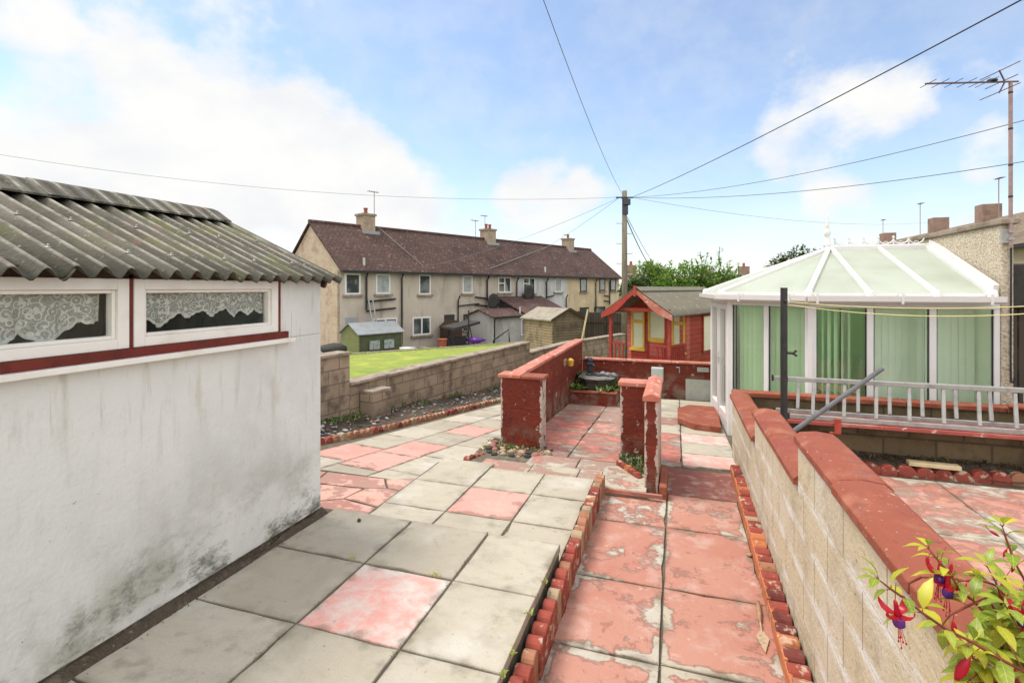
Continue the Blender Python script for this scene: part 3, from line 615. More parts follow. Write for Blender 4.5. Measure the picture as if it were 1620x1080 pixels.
def weeds(name,label,spots,rad,n,mats,hgt=.06,seed=0,cat='weeds'):
    rg=random.Random(seed); b=MB()
    for (x,y,z) in spots:
        for k in range(n):
            a=rg.random()*6.3; r_=rad*math.sqrt(rg.random()); p=(x+r_*math.cos(a),y+r_*math.sin(a),z+rg.random()*hgt*.4)
            leafquad(b,p,(rg.uniform(-1,1),rg.uniform(-1,1),rg.uniform(.3,1.3)),rg.uniform(.3,1)*hgt,hgt*.3,rg.randrange(len(mats)),.3,.3,seg=2)
    o=tag(b.build(name,mats,smooth=True),label,cat); o['kind']='stuff'; return o
sp=[]
rg=random.Random(5)
for k in range(26):
    j=rg.randrange(len(edge)-1); t=rg.random(); p=wl[j].lerp(wl[j+1],t); e=Vector(edge[j]).lerp(Vector(edge[j+1]),t); q=p.lerp(e,rg.uniform(.03,.25)); sp.append((q.x,q.y,zl(q.y)+.09))
weeds('bed_weeds','low green weeds along the foot of the boundary wall',sp,.14,34,['leaf_dark','leaf_bush','moss_leaf'],.09,2)

# ---------------------------------------------------------------- edging tiles (log-roll)
def edging(label,pts,zf,mats,seed,h=.10,pitch=.107,per=5,side=1,group=None,rad=.046,name='edging',backboard=None,r_=.75):
    rg=random.Random(seed)
    P=[Vector(p) for p in pts]; L=[0]
    for a,c in zip(P,P[1:]): L.append(L[-1]+(c-a).length)
    def at(s):
        for i in range(len(P)-1):
            if s<=L[i+1] or i==len(P)-2:
                d=(P[i+1]-P[i]).normalized(); return P[i]+d*(s-L[i]),d
    th=thing(name,label,'edging',(P[0].x,P[0].y,zf(P[0].x,P[0].y)),0,group)
    n=int(L[-1]/pitch); k=0
    while k<n:
        b=MB(); cnt=min(per,n-k); dz=rg.uniform(-.012,.012); lean=rg.uniform(-.05,.05)
        for q in range(cnt):
            s=(k+q+.5)*pitch; p,d=at(s); nrm=Vector((-d.y,d.x))*side
            z0=zf(p.x,p.y)-.06; top=zf(p.x,p.y)+h+dz+rg.uniform(-.006,.006)
            mi=rg.choices(range(len(mats)),[len(mats)+3]+[1]*(len(mats)-1))[0]
            # scalloped tile: arch profile extruded across the edging
            wd2=pitch*.47; hh=top-z0; ar=min(wd2*.9,hh*.5); pr=[(-wd2,0)]+[(wd2*-math.cos(math.pi*k/8),hh-ar+ar*math.sin(math.pi*k/8)) for k in range(9)]+[(wd2,0)]
            dep=rad*r_*rg.uniform(.9,1.15); bb=MB(); bb.extr(pr[::-1],-dep,dep)
            M=Matrix.Translation((p.x+lean*.02*nrm.x,p.y,z0))@Matrix.Rotation(math.atan2(d.y,d.x)+rg.uniform(-.05,.05),4,'Z')
            b.add([v for v in bb.v],bb.f,mi,rg.random(),M)
            # mortar between the scallops
            M3=Matrix.Translation((p.x,p.y,z0))@Matrix.Rotation(math.atan2(d.y,d.x),4,'Z')
            b.box(pitch*.30,pitch*.70,-dep*.8,dep*.8,0,hh-ar*rg.uniform(.75,.95),mats.index('edge_tan') if 'edge_tan' in mats else 0,M3)
            if backboard is not None:
                w=Vector((d.x,d.y,0)); c0=Vector((p.x,p.y,0))+Vector((nrm.x,nrm.y,0))*.045
                M2=Matrix.Translation((c0.x,c0.y,0))@Matrix.Rotation(math.atan2(d.y,d.x),4,'Z')
                b.box(-pitch*.51,pitch*.51,-.012,.012,z0,top-.02,backboard,M2)
        b.build('edging_tile',mats,th,smooth=False,world=True,bevel=.007)
        k+=cnt
    return th
edging('chipped red log-roll edging between the upper slabs and the sunken red path',[(-.702,1.2),(-.702,5.0)],lambda x,y:-.25,['edge_red','edge_tan','edge_brick','edge_dark','edge_tan','edge_brick','edge_brick'],11,h=.195,pitch=.108,rad=.05,side=1)
edging('orange red log-roll edging along the foot of the cream block wall',[(.585,1.3),(.585,3.0),(.60,4.5),(.612,5.95)],lambda x,y:-.25,['edge_red','edge_orange','edge_tan','edge_brick','edge_dark','edge_brick','edge_dark'],12,h=.115,pitch=.108,rad=.062,backboard=1,side=1)
edging('curved row of brick edging between side path and pebble bed',[Vector(e) for e in edge[1:]],Zl,['edge_brick','edge_tan','edge_red','edge_dark'],13,h=.075,pitch=.115,per=6)
edging('scalloped dark red edging in front of the soil under the ladder plank',[(1.45,5.83),(3.6,5.95)],lambda x,y:-.05,['edge_red','edge_dark','edge_brick'],14,h=.085,pitch=.15,rad=.07,per=4,r_=.55)
edging('short red edging corner at the tip of the pebbles beside the left pillar',[(-2.31,5.36),(-2.22,5.62),(-2.17,5.75)],Zl,['edge_red','edge_dark'],15,h=.10,pitch=.085,rad=.038,per=3)
edging('short red edging set across the mossy corner of the right pillar',[(-.61,5.66),(-.33,5.27)],lambda x,y:-.21,['edge_red','edge_orange'],16,h=.085,pitch=.085,rad=.038,per=3)

# ---------------------------------------------------------------- garden shed on the left
sh=thing('garden_shed','white rendered garden shed with corrugated roof and two long windows','shed',(-2.62,1.2,-.05))
SX=-2.62; Y0,Y1=-1.6,3.27; SXB=-4.85; ET=1.81; WB0=1.40; WT=1.80
b=MB()
b.box(SX-.12,SX,Y0,Y1,.05,WB0); b.box(SX-.12,SX,2.85,Y1,WB0,ET); b.box(SX-.12,SX,Y0,-.2,WB0,ET)
RX,RZ=-3.74,2.33
b.extr([(SXB,-.1),(SX-.12,-.1),(SX-.12,ET),(RX,RZ-.03),(SXB,ET)],Y1-.12,Y1)   # far gable
b.extr([(SXB,-.1),(SX-.12,-.1),(SX-.12,ET),(RX,RZ-.03),(SXB,ET)],Y0,Y0+.12)
b.box(SXB-.12,SXB,Y0,Y1,-.1,ET)
b.build('wall','render',sh,world=True,bevel=.008)
b=MB(); b.box(SX-.12,SX-.010,Y0,Y1-.01,-.2,.05); b.build('plinth','soil',sh,world=True)
b=MB(); b.box(SXB,SX-.12,Y0+.12,Y1-.12,-.08,-.03); b.build('floor','dark_brown_wood',sh,world=True)
b=MB(); b.box(SX-.02,SX+.025,-.25,2.9,WB0+.005,WB0+.05); b.box(SX-.09,SX+.004,1.822,1.842,WB0+.05,WT+.02); b.box(SX-.09,SX+.008,2.82,2.842,WB0+.05,WT+.02)
b.build('window_board','red_board',sh,world=True)
MB().box(SX-.09,SX+.004,-.25,2.9,WT+.002,WT+.05).build('wall_plate','dark_brown_wood',sh,world=True)  # dark colour of this top board stands in for shade under the eave
b=MB(); b.box(SX-.02,SX+.06,-.3,2.93,WB0-.025,WB0+.004); b.build('sill','dirty_upvc',sh,world=True,bevel=.004)
for (ya,yb) in ((.80,1.820),(1.844,2.818)):
    b=MB(); z0,z1=WB0+.052,WT; fw=.055
    b.box(SX-.06,SX+.012,ya,ya+fw,z0,z1); b.box(SX-.06,SX+.012,yb-fw,yb,z0,z1); b.box(SX-.06,SX+.012,ya+fw,yb-fw,z0,z0+fw*.9); b.box(SX-.06,SX+.012,ya+fw,yb-fw,z1-fw,z1)
    g=.018
    for q in ((ya+fw,ya+fw+g,z0+fw*.9,z1-fw),(yb-fw-g,yb-fw,z0+fw*.9,z1-fw),(ya+fw+g,yb-fw-g,z0+fw*.9,z0+fw*.9+g),(ya+fw+g,yb-fw-g,z1-fw-g,z1-fw)): b.box(SX-.05,SX-.004,*q)
    w=b.build('window','dirtyupvc' if 'dirtyupvc' in MT else 'white_upvc',sh,world=True,bevel=.004)
    b=MB(); b.box(SX-.036,SX-.030,ya+fw,yb-fw,z0+.05,z1-fw); b.build('pane','shed_glass',w,world=True)
    # lace

def lace(label,ya,yb,ztop,drops,seed):
    rg=random.Random(seed); b=MB(); n=int((yb-ya)/.006); rows=10; vs=[];fs=[];rn=[]
    for i in range(n+1):
        y=ya+(yb-ya)*i/n
        # hem depth
        hem=0
        for (c,w,d,base) in drops:
            t=abs(y-c)/w; d_=d
            if t<1: hem=max(hem,base+(d-base)*1.15*(1-t)**.75+.008*abs(math.sin(t*11)))
        hem=max(hem,.06)
        wav=.012*math.sin(y*38+seed)+.006*math.sin(y*83)
        for k in range(rows+1): vs.append((SX-.062+wav*.8*(k/rows+.2),y,ztop-hem*k/rows))
    base=len(b.v)
    for i in range(n):
        for k in range(rows):
            q=i*(rows+1)+k; fs.append((q,q+1,q+rows+2,q+rows+1)); rn.append(.85 if k==rows-1 else (.55 if k==0 else 0))
    b.add(vs,fs); b.r=rn
    o=b.build('lace_curtain','lace',smooth=True)
    me=o.data; uv=me.uv_layers[0]
    for l in me.loops:
        v=me.vertices[l.vertex_index].co; uv.data[l.index].uv=(v.y,v.z)
    return tag(o,label,'curtain')
lace('deep scalloped lace curtain behind the nearer shed window',.86,1.73,1.75,[(1.14,.13,.27,.17),(1.30,.13,.25,.17),(1.50,.15,.235,.13),(1.68,.12,.16,.12),(.96,.15,.25,.18)],1)
lace('shallow scalloped lace curtain behind the farther shed window',1.915,2.76,1.75,[(2.03,.11,.20,.12),(2.20,.1,.16,.11),(2.36,.1,.16,.10),(2.52,.08,.17,.11),(2.62,.07,.165,.11),(2.74,.07,.16,.11)],2)
# corrugated roof
def corr(b,xe,ze,xr,zr_,ya,yb,pitch,amp,th=.007,m=0,phase=0,nseg=4,warp=0):
    ny=int((yb-ya)/pitch*10); vs=[];fs=[]
    for i in range(ny+1):
        y=ya+(yb-ya)*i/ny; w=amp*math.cos(2*math.pi*(y/pitch)+phase)
        for k in range(nseg+1):
            t=k/nseg; x=xe+(xr-xe)*t; z=ze+(zr_-ze)*t+w+warp*math.sin(y*1.7+t*2)
            vs.append((x,y,z)); vs.append((x,y,z-th))
    S=2*(nseg+1)
    for i in range(ny):
        for k in range(nseg):
            a=i*S+2*k; c=a+2; d=a+S; e=d+2
            fs+=[(a,d,e,c),(a+1,c+1,e+1,d+1)]
        a=i*S; fs+=[(a,a+1,a+S+1,a+S)]; a=i*S+2*nseg; fs+=[(a,a+S,a+S+1,a+1)]
    for k in range(nseg):
        a=2*k; fs+=[(a,a+2,a+3,a+1)]; a=ny*S+2*k; fs+=[(a,a+1,a+3,a+2)]
    b.add(vs,fs,m)
PT=.118; EX=SX+.10
sheets=[(-1.7,-.35),(-.40,.55),(.50,1.52),(1.47,2.45),(2.40,3.40)]
for i,(ya,yb) in enumerate(sheets):
    b=MB(); dz=.007*(i%2)+(.004 if i==2 else 0)
    corr(b,EX+(.012 if i==2 else 0),ET+.012+dz-(.012 if i==2 else 0),RX-.02,RZ+.02+dz,ya,yb,PT,.028,warp=.004)
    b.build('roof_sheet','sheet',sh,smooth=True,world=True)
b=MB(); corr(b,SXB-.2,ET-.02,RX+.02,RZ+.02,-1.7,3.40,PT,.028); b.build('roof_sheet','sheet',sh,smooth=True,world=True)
for i,(ya,yb) in enumerate(((-1.7,-.1),(-.16,1.0),(.94,2.06),(2.0,3.30))):
    b=MB(); dz=.006*i
    pr=[(RX+.20,RZ-.035+dz),(RX+.055,RZ+.055+dz),(RX+.0,RZ+.075+dz),(RX-.055,RZ+.055+dz),(RX-.20,RZ-.035+dz),(RX-.20,RZ-.047+dz),(RX-.05,RZ+.043+dz),(RX,RZ+.062+dz),(RX+.05,RZ+.043+dz),(RX+.20,RZ-.047+dz)]
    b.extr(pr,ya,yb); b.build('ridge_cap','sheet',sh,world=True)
rg=random.Random(9)
for t in (.16,.52):
    for k in range(9):
        y=(round((.9+k*.31+(.1 if t>.3 else 0))/PT))*PT
        if y>3.36: continue
        x=EX+(RX-EX)*t; z=ET+.012+(RZ-ET)*t+.03
        b=MB(); b.lathe([(.013,0),(.013,.004),(.006,.008),(.006,.016),(.003,.019)],(x,y,z),10); b.build('bolt',['aluminium'],sh,world=True)
for y in (1.02,1.75,2.5,3.15):
    b=MB(); b.lathe([(.013,0),(.013,.004),(.006,.008),(.006,.016),(.003,.019)],(RX+.15,y,RZ+.0),10); b.build('bolt',['aluminium'],sh,world=True)
b=MB(); b.bar((EX-.09,3.31,ET-.035),(RX,3.31,RZ-.045),.03,.05); b.build('barge_board','dark_brown_wood',sh,world=True)
# ---------------------------------------------------------------- cream block wall with stepped copings
wl_=thing('garden_wall','cream block wall with stepped red saddle copings beside the sunken path','wall',(.70,3.8,-.3))
X0,X1=.645,.765
b=MB(); segs=[(.2,3.17,.895),(3.17,4.80,.655),(4.80,6.66,.425)]
for ya,yb,zt in segs: b.box(X0,X1,ya,yb,-.5,zt-.005,r=.5)
b.build('block_wall','creamblock',wl_,world=True)
def coping(b,ya,yb,z,x0,x1,h=.068,m=0,k=.030):
    xm=(x0+x1)/2
    pr=[(x0,z),(x0,z+h*.52),(x0+k,z+h*.85),(xm,z+h),(x1-k,z+h*.85),(x1,z+h*.52),(x1,z)]
    pr=[(x,zz) for x,zz in pr][::-1]
    b.extr(pr,ya,yb,m)
rg=random.Random(4)
for ya,yb,zt in segs:
    L=yb-ya; n=max(2,round(L/.8)); 
    for i in range(n):
        a=ya+L*i/n+.003; c=ya+L*(i+1)/n-.003; d=rg.uniform(-.004,.004)
        b=MB(); coping(b,a,c,zt+rg.uniform(0,.004),.618+d,.838+d); b.build('coping','coping',wl_,world=True,bevel=.0035)
# right hand patio
b=MB(); rows=[-.5,.5,1.3,2.1,2.9,3.7,4.5,5.72]; cols=[.80,1.5,2.3,3.1,3.9,4.7]
for j in range(7):
    for i in range(5): slab(b,rect(cols[i]+.0,cols[i+1],rows[j],rows[j+1]),-.05,0,.004)
o=b.build('side_patio',['side_paint']); o['kind']='structure'
b=MB(); b.box(.765,6,-1,5.75,-.5,-.062); b.box(.765,6,5.75,6.9,-.5,-.075); o=b.build('patio_bed','soil'); o['kind']='structure'
b=MB(); vs=[];fs=[]; rg=random.Random(8)
for j in range(4):
    for i in range(40): vs.append((.8+i*.1,5.86+.09*j,-.05+.03*j+rg.uniform(0,.03)))
for j in range(3):
    for i in range(39): fs.append((j*40+i,j*40+i+1,(j+1)*40+i+1,(j+1)*40+i))
b.add(vs,fs); o=b.build('soil_strip','soil',smooth=True); o['kind']='structure'
# plank retaining wall + back wall
rw=thing('retaining_wall','low dark stained block wall under the red ladder plank','wall',(2.5,6.2,-.05))
b=MB(); b.box(.765,6,6.13,6.24,-.4,.365); b.build('block_wall','darkblock',rw,world=True)
pk=tag(MB().box(1.0,6,5.80,6.22,.37,.405).build('plank','plank_paint',bevel=.004),'long weathered red plank laid along the dark wall under the ladder','plank')
br=MB(); br.box(1.50,1.555,5.775,5.797,.30,.45); br.box(1.455,1.50,5.775,5.797,.30,.315); tag(br.build('bracket','postred',bevel=.003),'small red bracket hooked on the front edge of the plank','bracket')
bw=thing('garden_wall','dark block wall with a red flat coping right before the conservatory','wall',(2.2,6.8,-.2))
b=MB(); b.box(.77,6,6.80,6.92,-.4,.415); b.build('block_wall','darkblock',bw,world=True)
for i in range(6):
    b=MB(); a=.66+i*.9; b.box(a+.003,min(6,a+.897),6.765,6.955,.42,.475); b.build('coping','coping',bw,world=True,bevel=.008)
tag(MB().box(1.86,2.27,-.045,.045,-.02,.02,M=Matrix.Translation((.29,5.99,.05))@Matrix.Rotation(R(-3),4,'Z')).build('timber_offcut','offcut_timber',bevel=.006),'pale timber offcut lying on the soil behind the scalloped edging','offcut')
tag(MB().blob((3.43,6.72,.50),.09,.06,.045,0,3).blob((3.53,6.73,.49),.05,.05,.05,0,8).build('brick_lump','coping',smooth=True),'broken red brick lump lying on the coping below the roughcast wall','brick')
# ladder (two nested sections on edge)
def ladder(label,x0,x1,yb,yt,zb,zt,seed):
    t=thing('ladder',label,'ladder',(x0,yb,zb),0,'ladder sections laid on the plank')
    for (y,z) in ((yb,zb),(yt,zt)):
        b=MB(); b.box(x0,x1,y-.013,y+.013,z-.022,z+.022)
        b.build('rail','aluminium',t,world=True,bevel=.005)
        b=MB(); 
        for xx in (x0-.004,): b.box(xx-.006,xx+.012,y-.015,y+.015,z-.031,z+.031)
        b.build('end_cap','black_plastic',t,world=True)
    x=x0+.22
    while x<x1-.05:
        b=MB(); b.bar((x,yb,zb+.028),(x+.03,yt,zt-.028),.030,.022,0,None,(0,1,0)); b.build('rung','aluminium',t,world=True,bevel=.004); x+=.275
    return t
ladder('front section of the aluminium ladder standing on edge on the plank',1.10,5.6,5.84,5.93,.436,.80,1)
ladder('rear section of the aluminium ladder behind the front section',1.0,5.5,6.02,6.12,.45,.775,2)
# clothes pole, prop and lines
cp=thing('clothes_pole','black upright clothes pole behind the stepped coping','clothes pole',(.955,5.27,-.05))
MB().tube([(.955,5.27,-.05),(.955,5.27,1.755)],.030,14).build('pole','dark_pole',cp,world=True,smooth=False)
MB().tube([(.955,5.24,1.63),(.955,5.235,1.64),(.975,5.23,1.62)],.014,8).build('hook','dark_pole',cp,world=True)
b=MB(); b.tube([(.98,5.25,1.15),(1.03,5.25,1.15),(1.055,5.25,1.175)],.011,8); b.tube([(1.02,5.25,1.15),(1.06,5.25,1.125)],.010,8); b.build('cleat','dark_pole',cp,world=True)
tag(MB().tube([V3(1222,705,4.72),V3(1396,583,4.86)],.021,12).build('clothes_prop','grey_pole'),'grey metal prop pole leaning across in front of the ladder','prop')
def line(name,label,p,q,sag,rad,mat,cat,n=24,group=None):
    p=Vector(p);q=Vector(q); pts=[]
    for i in range(n+1):
        t=i/n; v=p.lerp(q,t); v.z-=4*sag*t*(1-t); pts.append(v)
    return tag(MB().tube(pts,rad,6).build(name,mat,smooth=True),label,cat,group)
line('washing_line','upper yellow washing line running right from the black pole',(.97,5.25,1.625),V3(1760,474,4.4),.07,.0045,'line_yellow','washing line')
line('washing_line','lower sagging yellow washing line running right from the black pole',(.97,5.25,1.60),V3(1760,483,4.2),.10,.0045,'line_yellow','washing line')

# ---------------------------------------------------------------- red yard walls
lp=thing('yard_wall','red painted wall running back from the broad left pillar','wall',(-1.9,6.2,-.25))
b=MB(); b.box(-2.12,-1.58,6.05,6.27,-.6,.62); b.build('pillar','redwall',lp,world=True,bevel=.012)
b=MB(); b.prism(rect(-2.06,-1.93,6.27,10.85),-1.0,.60); b.build('wall','redwall',lp,world=True,bevel=.008)
b=MB(); b.box(-2.15,-1.85,6.02,6.30,.62,.665); b.build('coping','coppale',lp,world=True,bevel=.01)
b=MB(); b.box(-1.845,-1.55,6.015,6.295,.615,.655); b.build('coping','coping',lp,world=True,bevel=.01)
for i in range(5):
    b=MB(); a=6.305+i*.91; b.box(-2.09,-1.90,a+.003,a+.905,.60+.004*(i%2),.648+.004*(i%2)); b.build('coping','coppale',lp,world=True,bevel=.01)
rp=thing('yard_wall','thin red painted wall with gabled cap and mossy right pillar','wall',(-.3,5.6,-.22))
b=MB(); b.box(-.62,-.29,5.98,6.20,-.6,.615); b.build('pillar','redwall',rp,world=True,bevel=.012)
b=MB(); b.box(-.295,-.165,5.08,6.12,-.55,.66); b.build('wall','redwall',rp,world=True,bevel=.012)
b=MB(); b.box(-.645,-.315,5.955,6.225,.615,.665); b.build('coping','coppale',rp,world=True,bevel=.01)
for (a,c) in ((5.05,5.40),(5.405,5.76),(5.765,6.16)):
    b=MB(); b.extr([(-.312,.655),(-.312,.70),(-.23,.735),(-.148,.70),(-.148,.655)][::-1],a,c); b.build('coping','coppale',rp,world=True,bevel=.006)
tag(MB().box(-.155,-.085,5.0,5.62,-.42,-.13).build('kerb_stone','coping',bevel=.01),'red painted kerb stone on end beside the thin gabled wall','kerb stone')
bk=thing('yard_wall','low red wall closing the yard in front of the wooden playhouse','wall',(-.4,10.9,-.5))
b=MB(); b.box(-1.93,2.6,10.88,11.02,-1.0,.205); b.build('wall','redwall',bk,world=True,bevel=.008)
b=MB(); b.box(.18,.68,10.868,10.885,-.52,-.10); b.box(.40,.62,10.868,10.883,.06,.15); b.build('bare_patch','wall_ext',bk,world=True)
for i in range(5):
    b=MB(); a=-1.90+i*.9; b.box(a+.003,a+.897,10.84,11.05,.205,.245); b.build('coping','coppale',bk,world=True,bevel=.01)
bx=thing('meter_box','pale grey green box fixed to the low red yard wall','box',(-.37,10.85,.0))
b=MB(); b.box(-.49,-.25,10.77,10.876,-.17,.12); b.build('body','grey_box',bx,world=True,bevel=.012)
b=MB(); b.box(-.475,-.265,10.755,10.768,-.155,.105); b.build('door','grey_box',bx,world=True,bevel=.006)
b=MB(); b.tube([(.0,10.86,.13),(.06,10.86,.13),(.06,10.86,.02)],.013,8); tag(b.build('conduit','bright_steel'),'short bent metal conduit on the red wall right of the grey box','conduit')
# wall lamp on left red wall
wlm=thing('wall_lamp','small rusty brass lamp on the inner face of the left red wall','lamp',(-1.92,9.0,.40))
b=MB(); b.box(-1.93,-1.90,8.93,9.07,.35,.47); b.build('back_plate','rusty_blade',wlm,world=True,bevel=.008)
b=MB(); b.tube([(-1.90,9,.41),(-1.86,9,.43),(-1.82,9,.41)],.014,8); b.build('arm','rusty_blade',wlm,world=True)
b=MB(); b.lathe([(.02,-.07),(.055,-.05),(.06,.03),(.07,.04),(.02,.075)],(-1.81,8.98,.41),12); b.build('shade','yellow_paint',wlm,world=True,smooth=True)
# planter
pl=thing('planter','low red walled planter in the far left corner of the yard','planter',(-1.5,9.9,-.45))
b=MB(); zb=-.46
b.box(-1.93,-1.06,9.42,9.52,-.8,zb+.25); b.box(-1.16,-1.06,9.52,10.4,-.8,zb+.25); b.build('wall','redwall',pl,world=True,bevel=.01)
b=MB(); b.box(-1.92,-1.04,9.39,9.54,zb+.25,zb+.278); b.box(-1.18,-1.035,9.54,10.42,zb+.25,zb+.278); b.build('coping','coping',pl,world=True,bevel=.006)
b=MB(); b.box(-1.92,-1.16,9.52,10.87,-.8,zb+.17); b.build('soil','soil',pl,world=True)
tr=thing('stone_trough','rough stone trough standing in the soil of the red planter','trough',(-1.5,9.95,-.28))
b=MB(); b.lathe([(.30,0),(.33,.15),(.335,.24),(.36,.25),(.365,.28),(.33,.285)],(-1.47,9.95,-.29),9); b.build('bowl','dark_trough',tr,world=True,smooth=False)
b=MB(); b.lathe([(.355,0),(.385,.015),(.365,.035)],(-1.47,9.95,-.005),9); b.build('rim','old_stone',tr,world=True)
rg=random.Random(2)
for k in range(8):
    a=rg.random()*6.3; q=.2*rg.random()+.05
    b=MB(); b.blob((-1.33+q*math.cos(a)*.9,9.95+q*math.sin(a)*.6,0.05+rg.random()*.03),.06,.05,.035,rg.choice([0,1]),k); tag(b.build('cobble',['peb_slate','peb_grey'],smooth=True),'grey cobble heaped on top of the stone trough','cobble','cobbles on the trough')
pu=thing('hand_pump','dark cast iron hand pump ornament on the stone trough','pump',(-1.6,10.0,.1))
b=MB(); b.lathe([(.085,0),(.085,.03),(.055,.05),(.06,.1),(.055,.20),(.07,.215),(.07,.24),(.05,.25),(.05,.29),(.06,.30),(.05,.335),(.02,.355)],(-1.62,9.98,.025),14); b.build('barrel','pump_iron',pu,world=True,smooth=False)
b=MB(); b.tube([(-1.62,9.96,.25),(-1.54,9.88,.255),(-1.52,9.86,.22)],[.028,.026,.02],8); b.build('spout','pump_iron',pu,world=True)
b=MB(); b.tube([(-1.62,9.98,.35),(-1.66,10.02,.37),(-1.70,10.06,.31),(-1.71,10.07,.22)],.014,8); b.build('handle','pump_iron',pu,world=True)
weeds('planter_plants','dark green plants around the stone trough in the red planter',[(-1.85,9.65,-.25),(-1.82,9.95,-.22),(-1.78,9.6,-.22),(-1.16,9.7,-.25),(-1.12,9.95,-.18),(-1.3,9.58,-.28),(-1.86,10.2,-.1)],.13,70,['leaf_dark','leaf_bush','moss_leaf'],.19,6,'plants')
weeds('moss_patch','mossy weeds in the corner at the foot of the right pillar',[(-.47,5.78,-.2),(-.38,5.6,-.2),(-.52,5.9,-.2),(-.36,5.85,-.19),(-.35,5.45,-.2)],.1,90,['moss_leaf','leaf_dark','moss_leaf'],.07,7,'moss')
b=MB(); b.prism([(-.62,5.68),(-.3,5.28),(-.295,6.0),(-.62,6.0)],-.4,-.2); o=b.build('soil_corner','soil'); o['kind']='structure'
b=MB(); b.prism([(-2.33,5.75),(-2.2,5.5),(-1.62,5.62),(-1.5,5.9),(-1.55,6.2),(-2.3,6.35)],-.6,-.245); o=b.build('soil_corner','soil'); o['kind']='structure'
rg=random.Random(31)
arc=[(-2.14,5.72),(-2.06,5.66),(-1.96,5.70),(-1.85,5.68),(-1.76,5.73),(-1.66,5.70),(-1.58,5.76),(-1.51,5.80),(-1.46,5.88),(-2.2,5.85),(-2.24,5.98),(-2.22,6.12),(-2.18,5.95),(-2.12,5.84),(-2.0,5.80),(-1.9,5.79),(-1.78,5.83),(-1.65,5.83)]
for k,(x,y) in enumerate(arc):
    rr=rg.uniform(.034,.056); b=MB(); b.blob((x,y,-.225),rr*1.2,rr,rr*.7,rg.choice([0,1,1,2]),k+40,.14,rg.random()*3)
    tag(b.build('stone',['slate_dark','edge_tan','peb_red'],smooth=True),'rounded garden stone set around the foot of the left pillar','stone','stones round the left pillar')
b=MB(); rg=random.Random(61)
for k in range(170):
    x=rg.uniform(-2.3,-1.45); y=rg.uniform(5.62,6.1)
    if y<5.66+.05*math.sin(9*x) : continue
    rr=rg.uniform(.008,.026); b.blob((x,y,-.243+rr*.3),rr,rr*rg.uniform(.6,1),rr*.6,rg.choice([0,1,1,2,3]),k,.2,rg.random()*3)
o=tag(b.build('gravel',['slate_dark','edge_tan','peb_red','peb_tan'],smooth=True),'small brown gravel in the bed around the foot of the left pillar','gravel'); o['kind']='stuff'
weeds('pillar_moss','moss and tiny weeds at the foot of the left pillar',[(-2.05,6.0,-.24),(-1.95,5.95,-.24),(-1.8,6.0,-.24),(-1.65,6.0,-.24),(-2.14,6.1,-.25),(-2.0,6.03,-.23)],.07,40,['moss_leaf','leaf_dark','leaf_bush'],.05,19,'moss')
weeds('dry_grass','dry straw coloured grass beside the stones at the left pillar',[(-2.28,6.0,-.27),(-2.3,6.25,-.3),(-2.22,5.85,-.26),(-1.85,5.9,-.24),(-2.05,5.95,-.24)],.08,30,['offcut_timber','moss_leaf'],.07,9,'grass')
# half-octagon red step at the conservatory doors
st=tag(MB().prism([(.02,8.95),(.02,8.30),(.25,7.98),(.62,7.90),(.66,9.25),(.2,9.25)],-.36,-.262).build('door_step','coping',bevel=.01),'red painted half octagon step outside the conservatory doors','step')
b=MB(); b.prism([(.05,8.93),(.05,8.33),(.27,8.03),(.62,7.94),(.65,9.2),(.2,9.2)],-.6,-.36); b.build('riser','dirt',st)
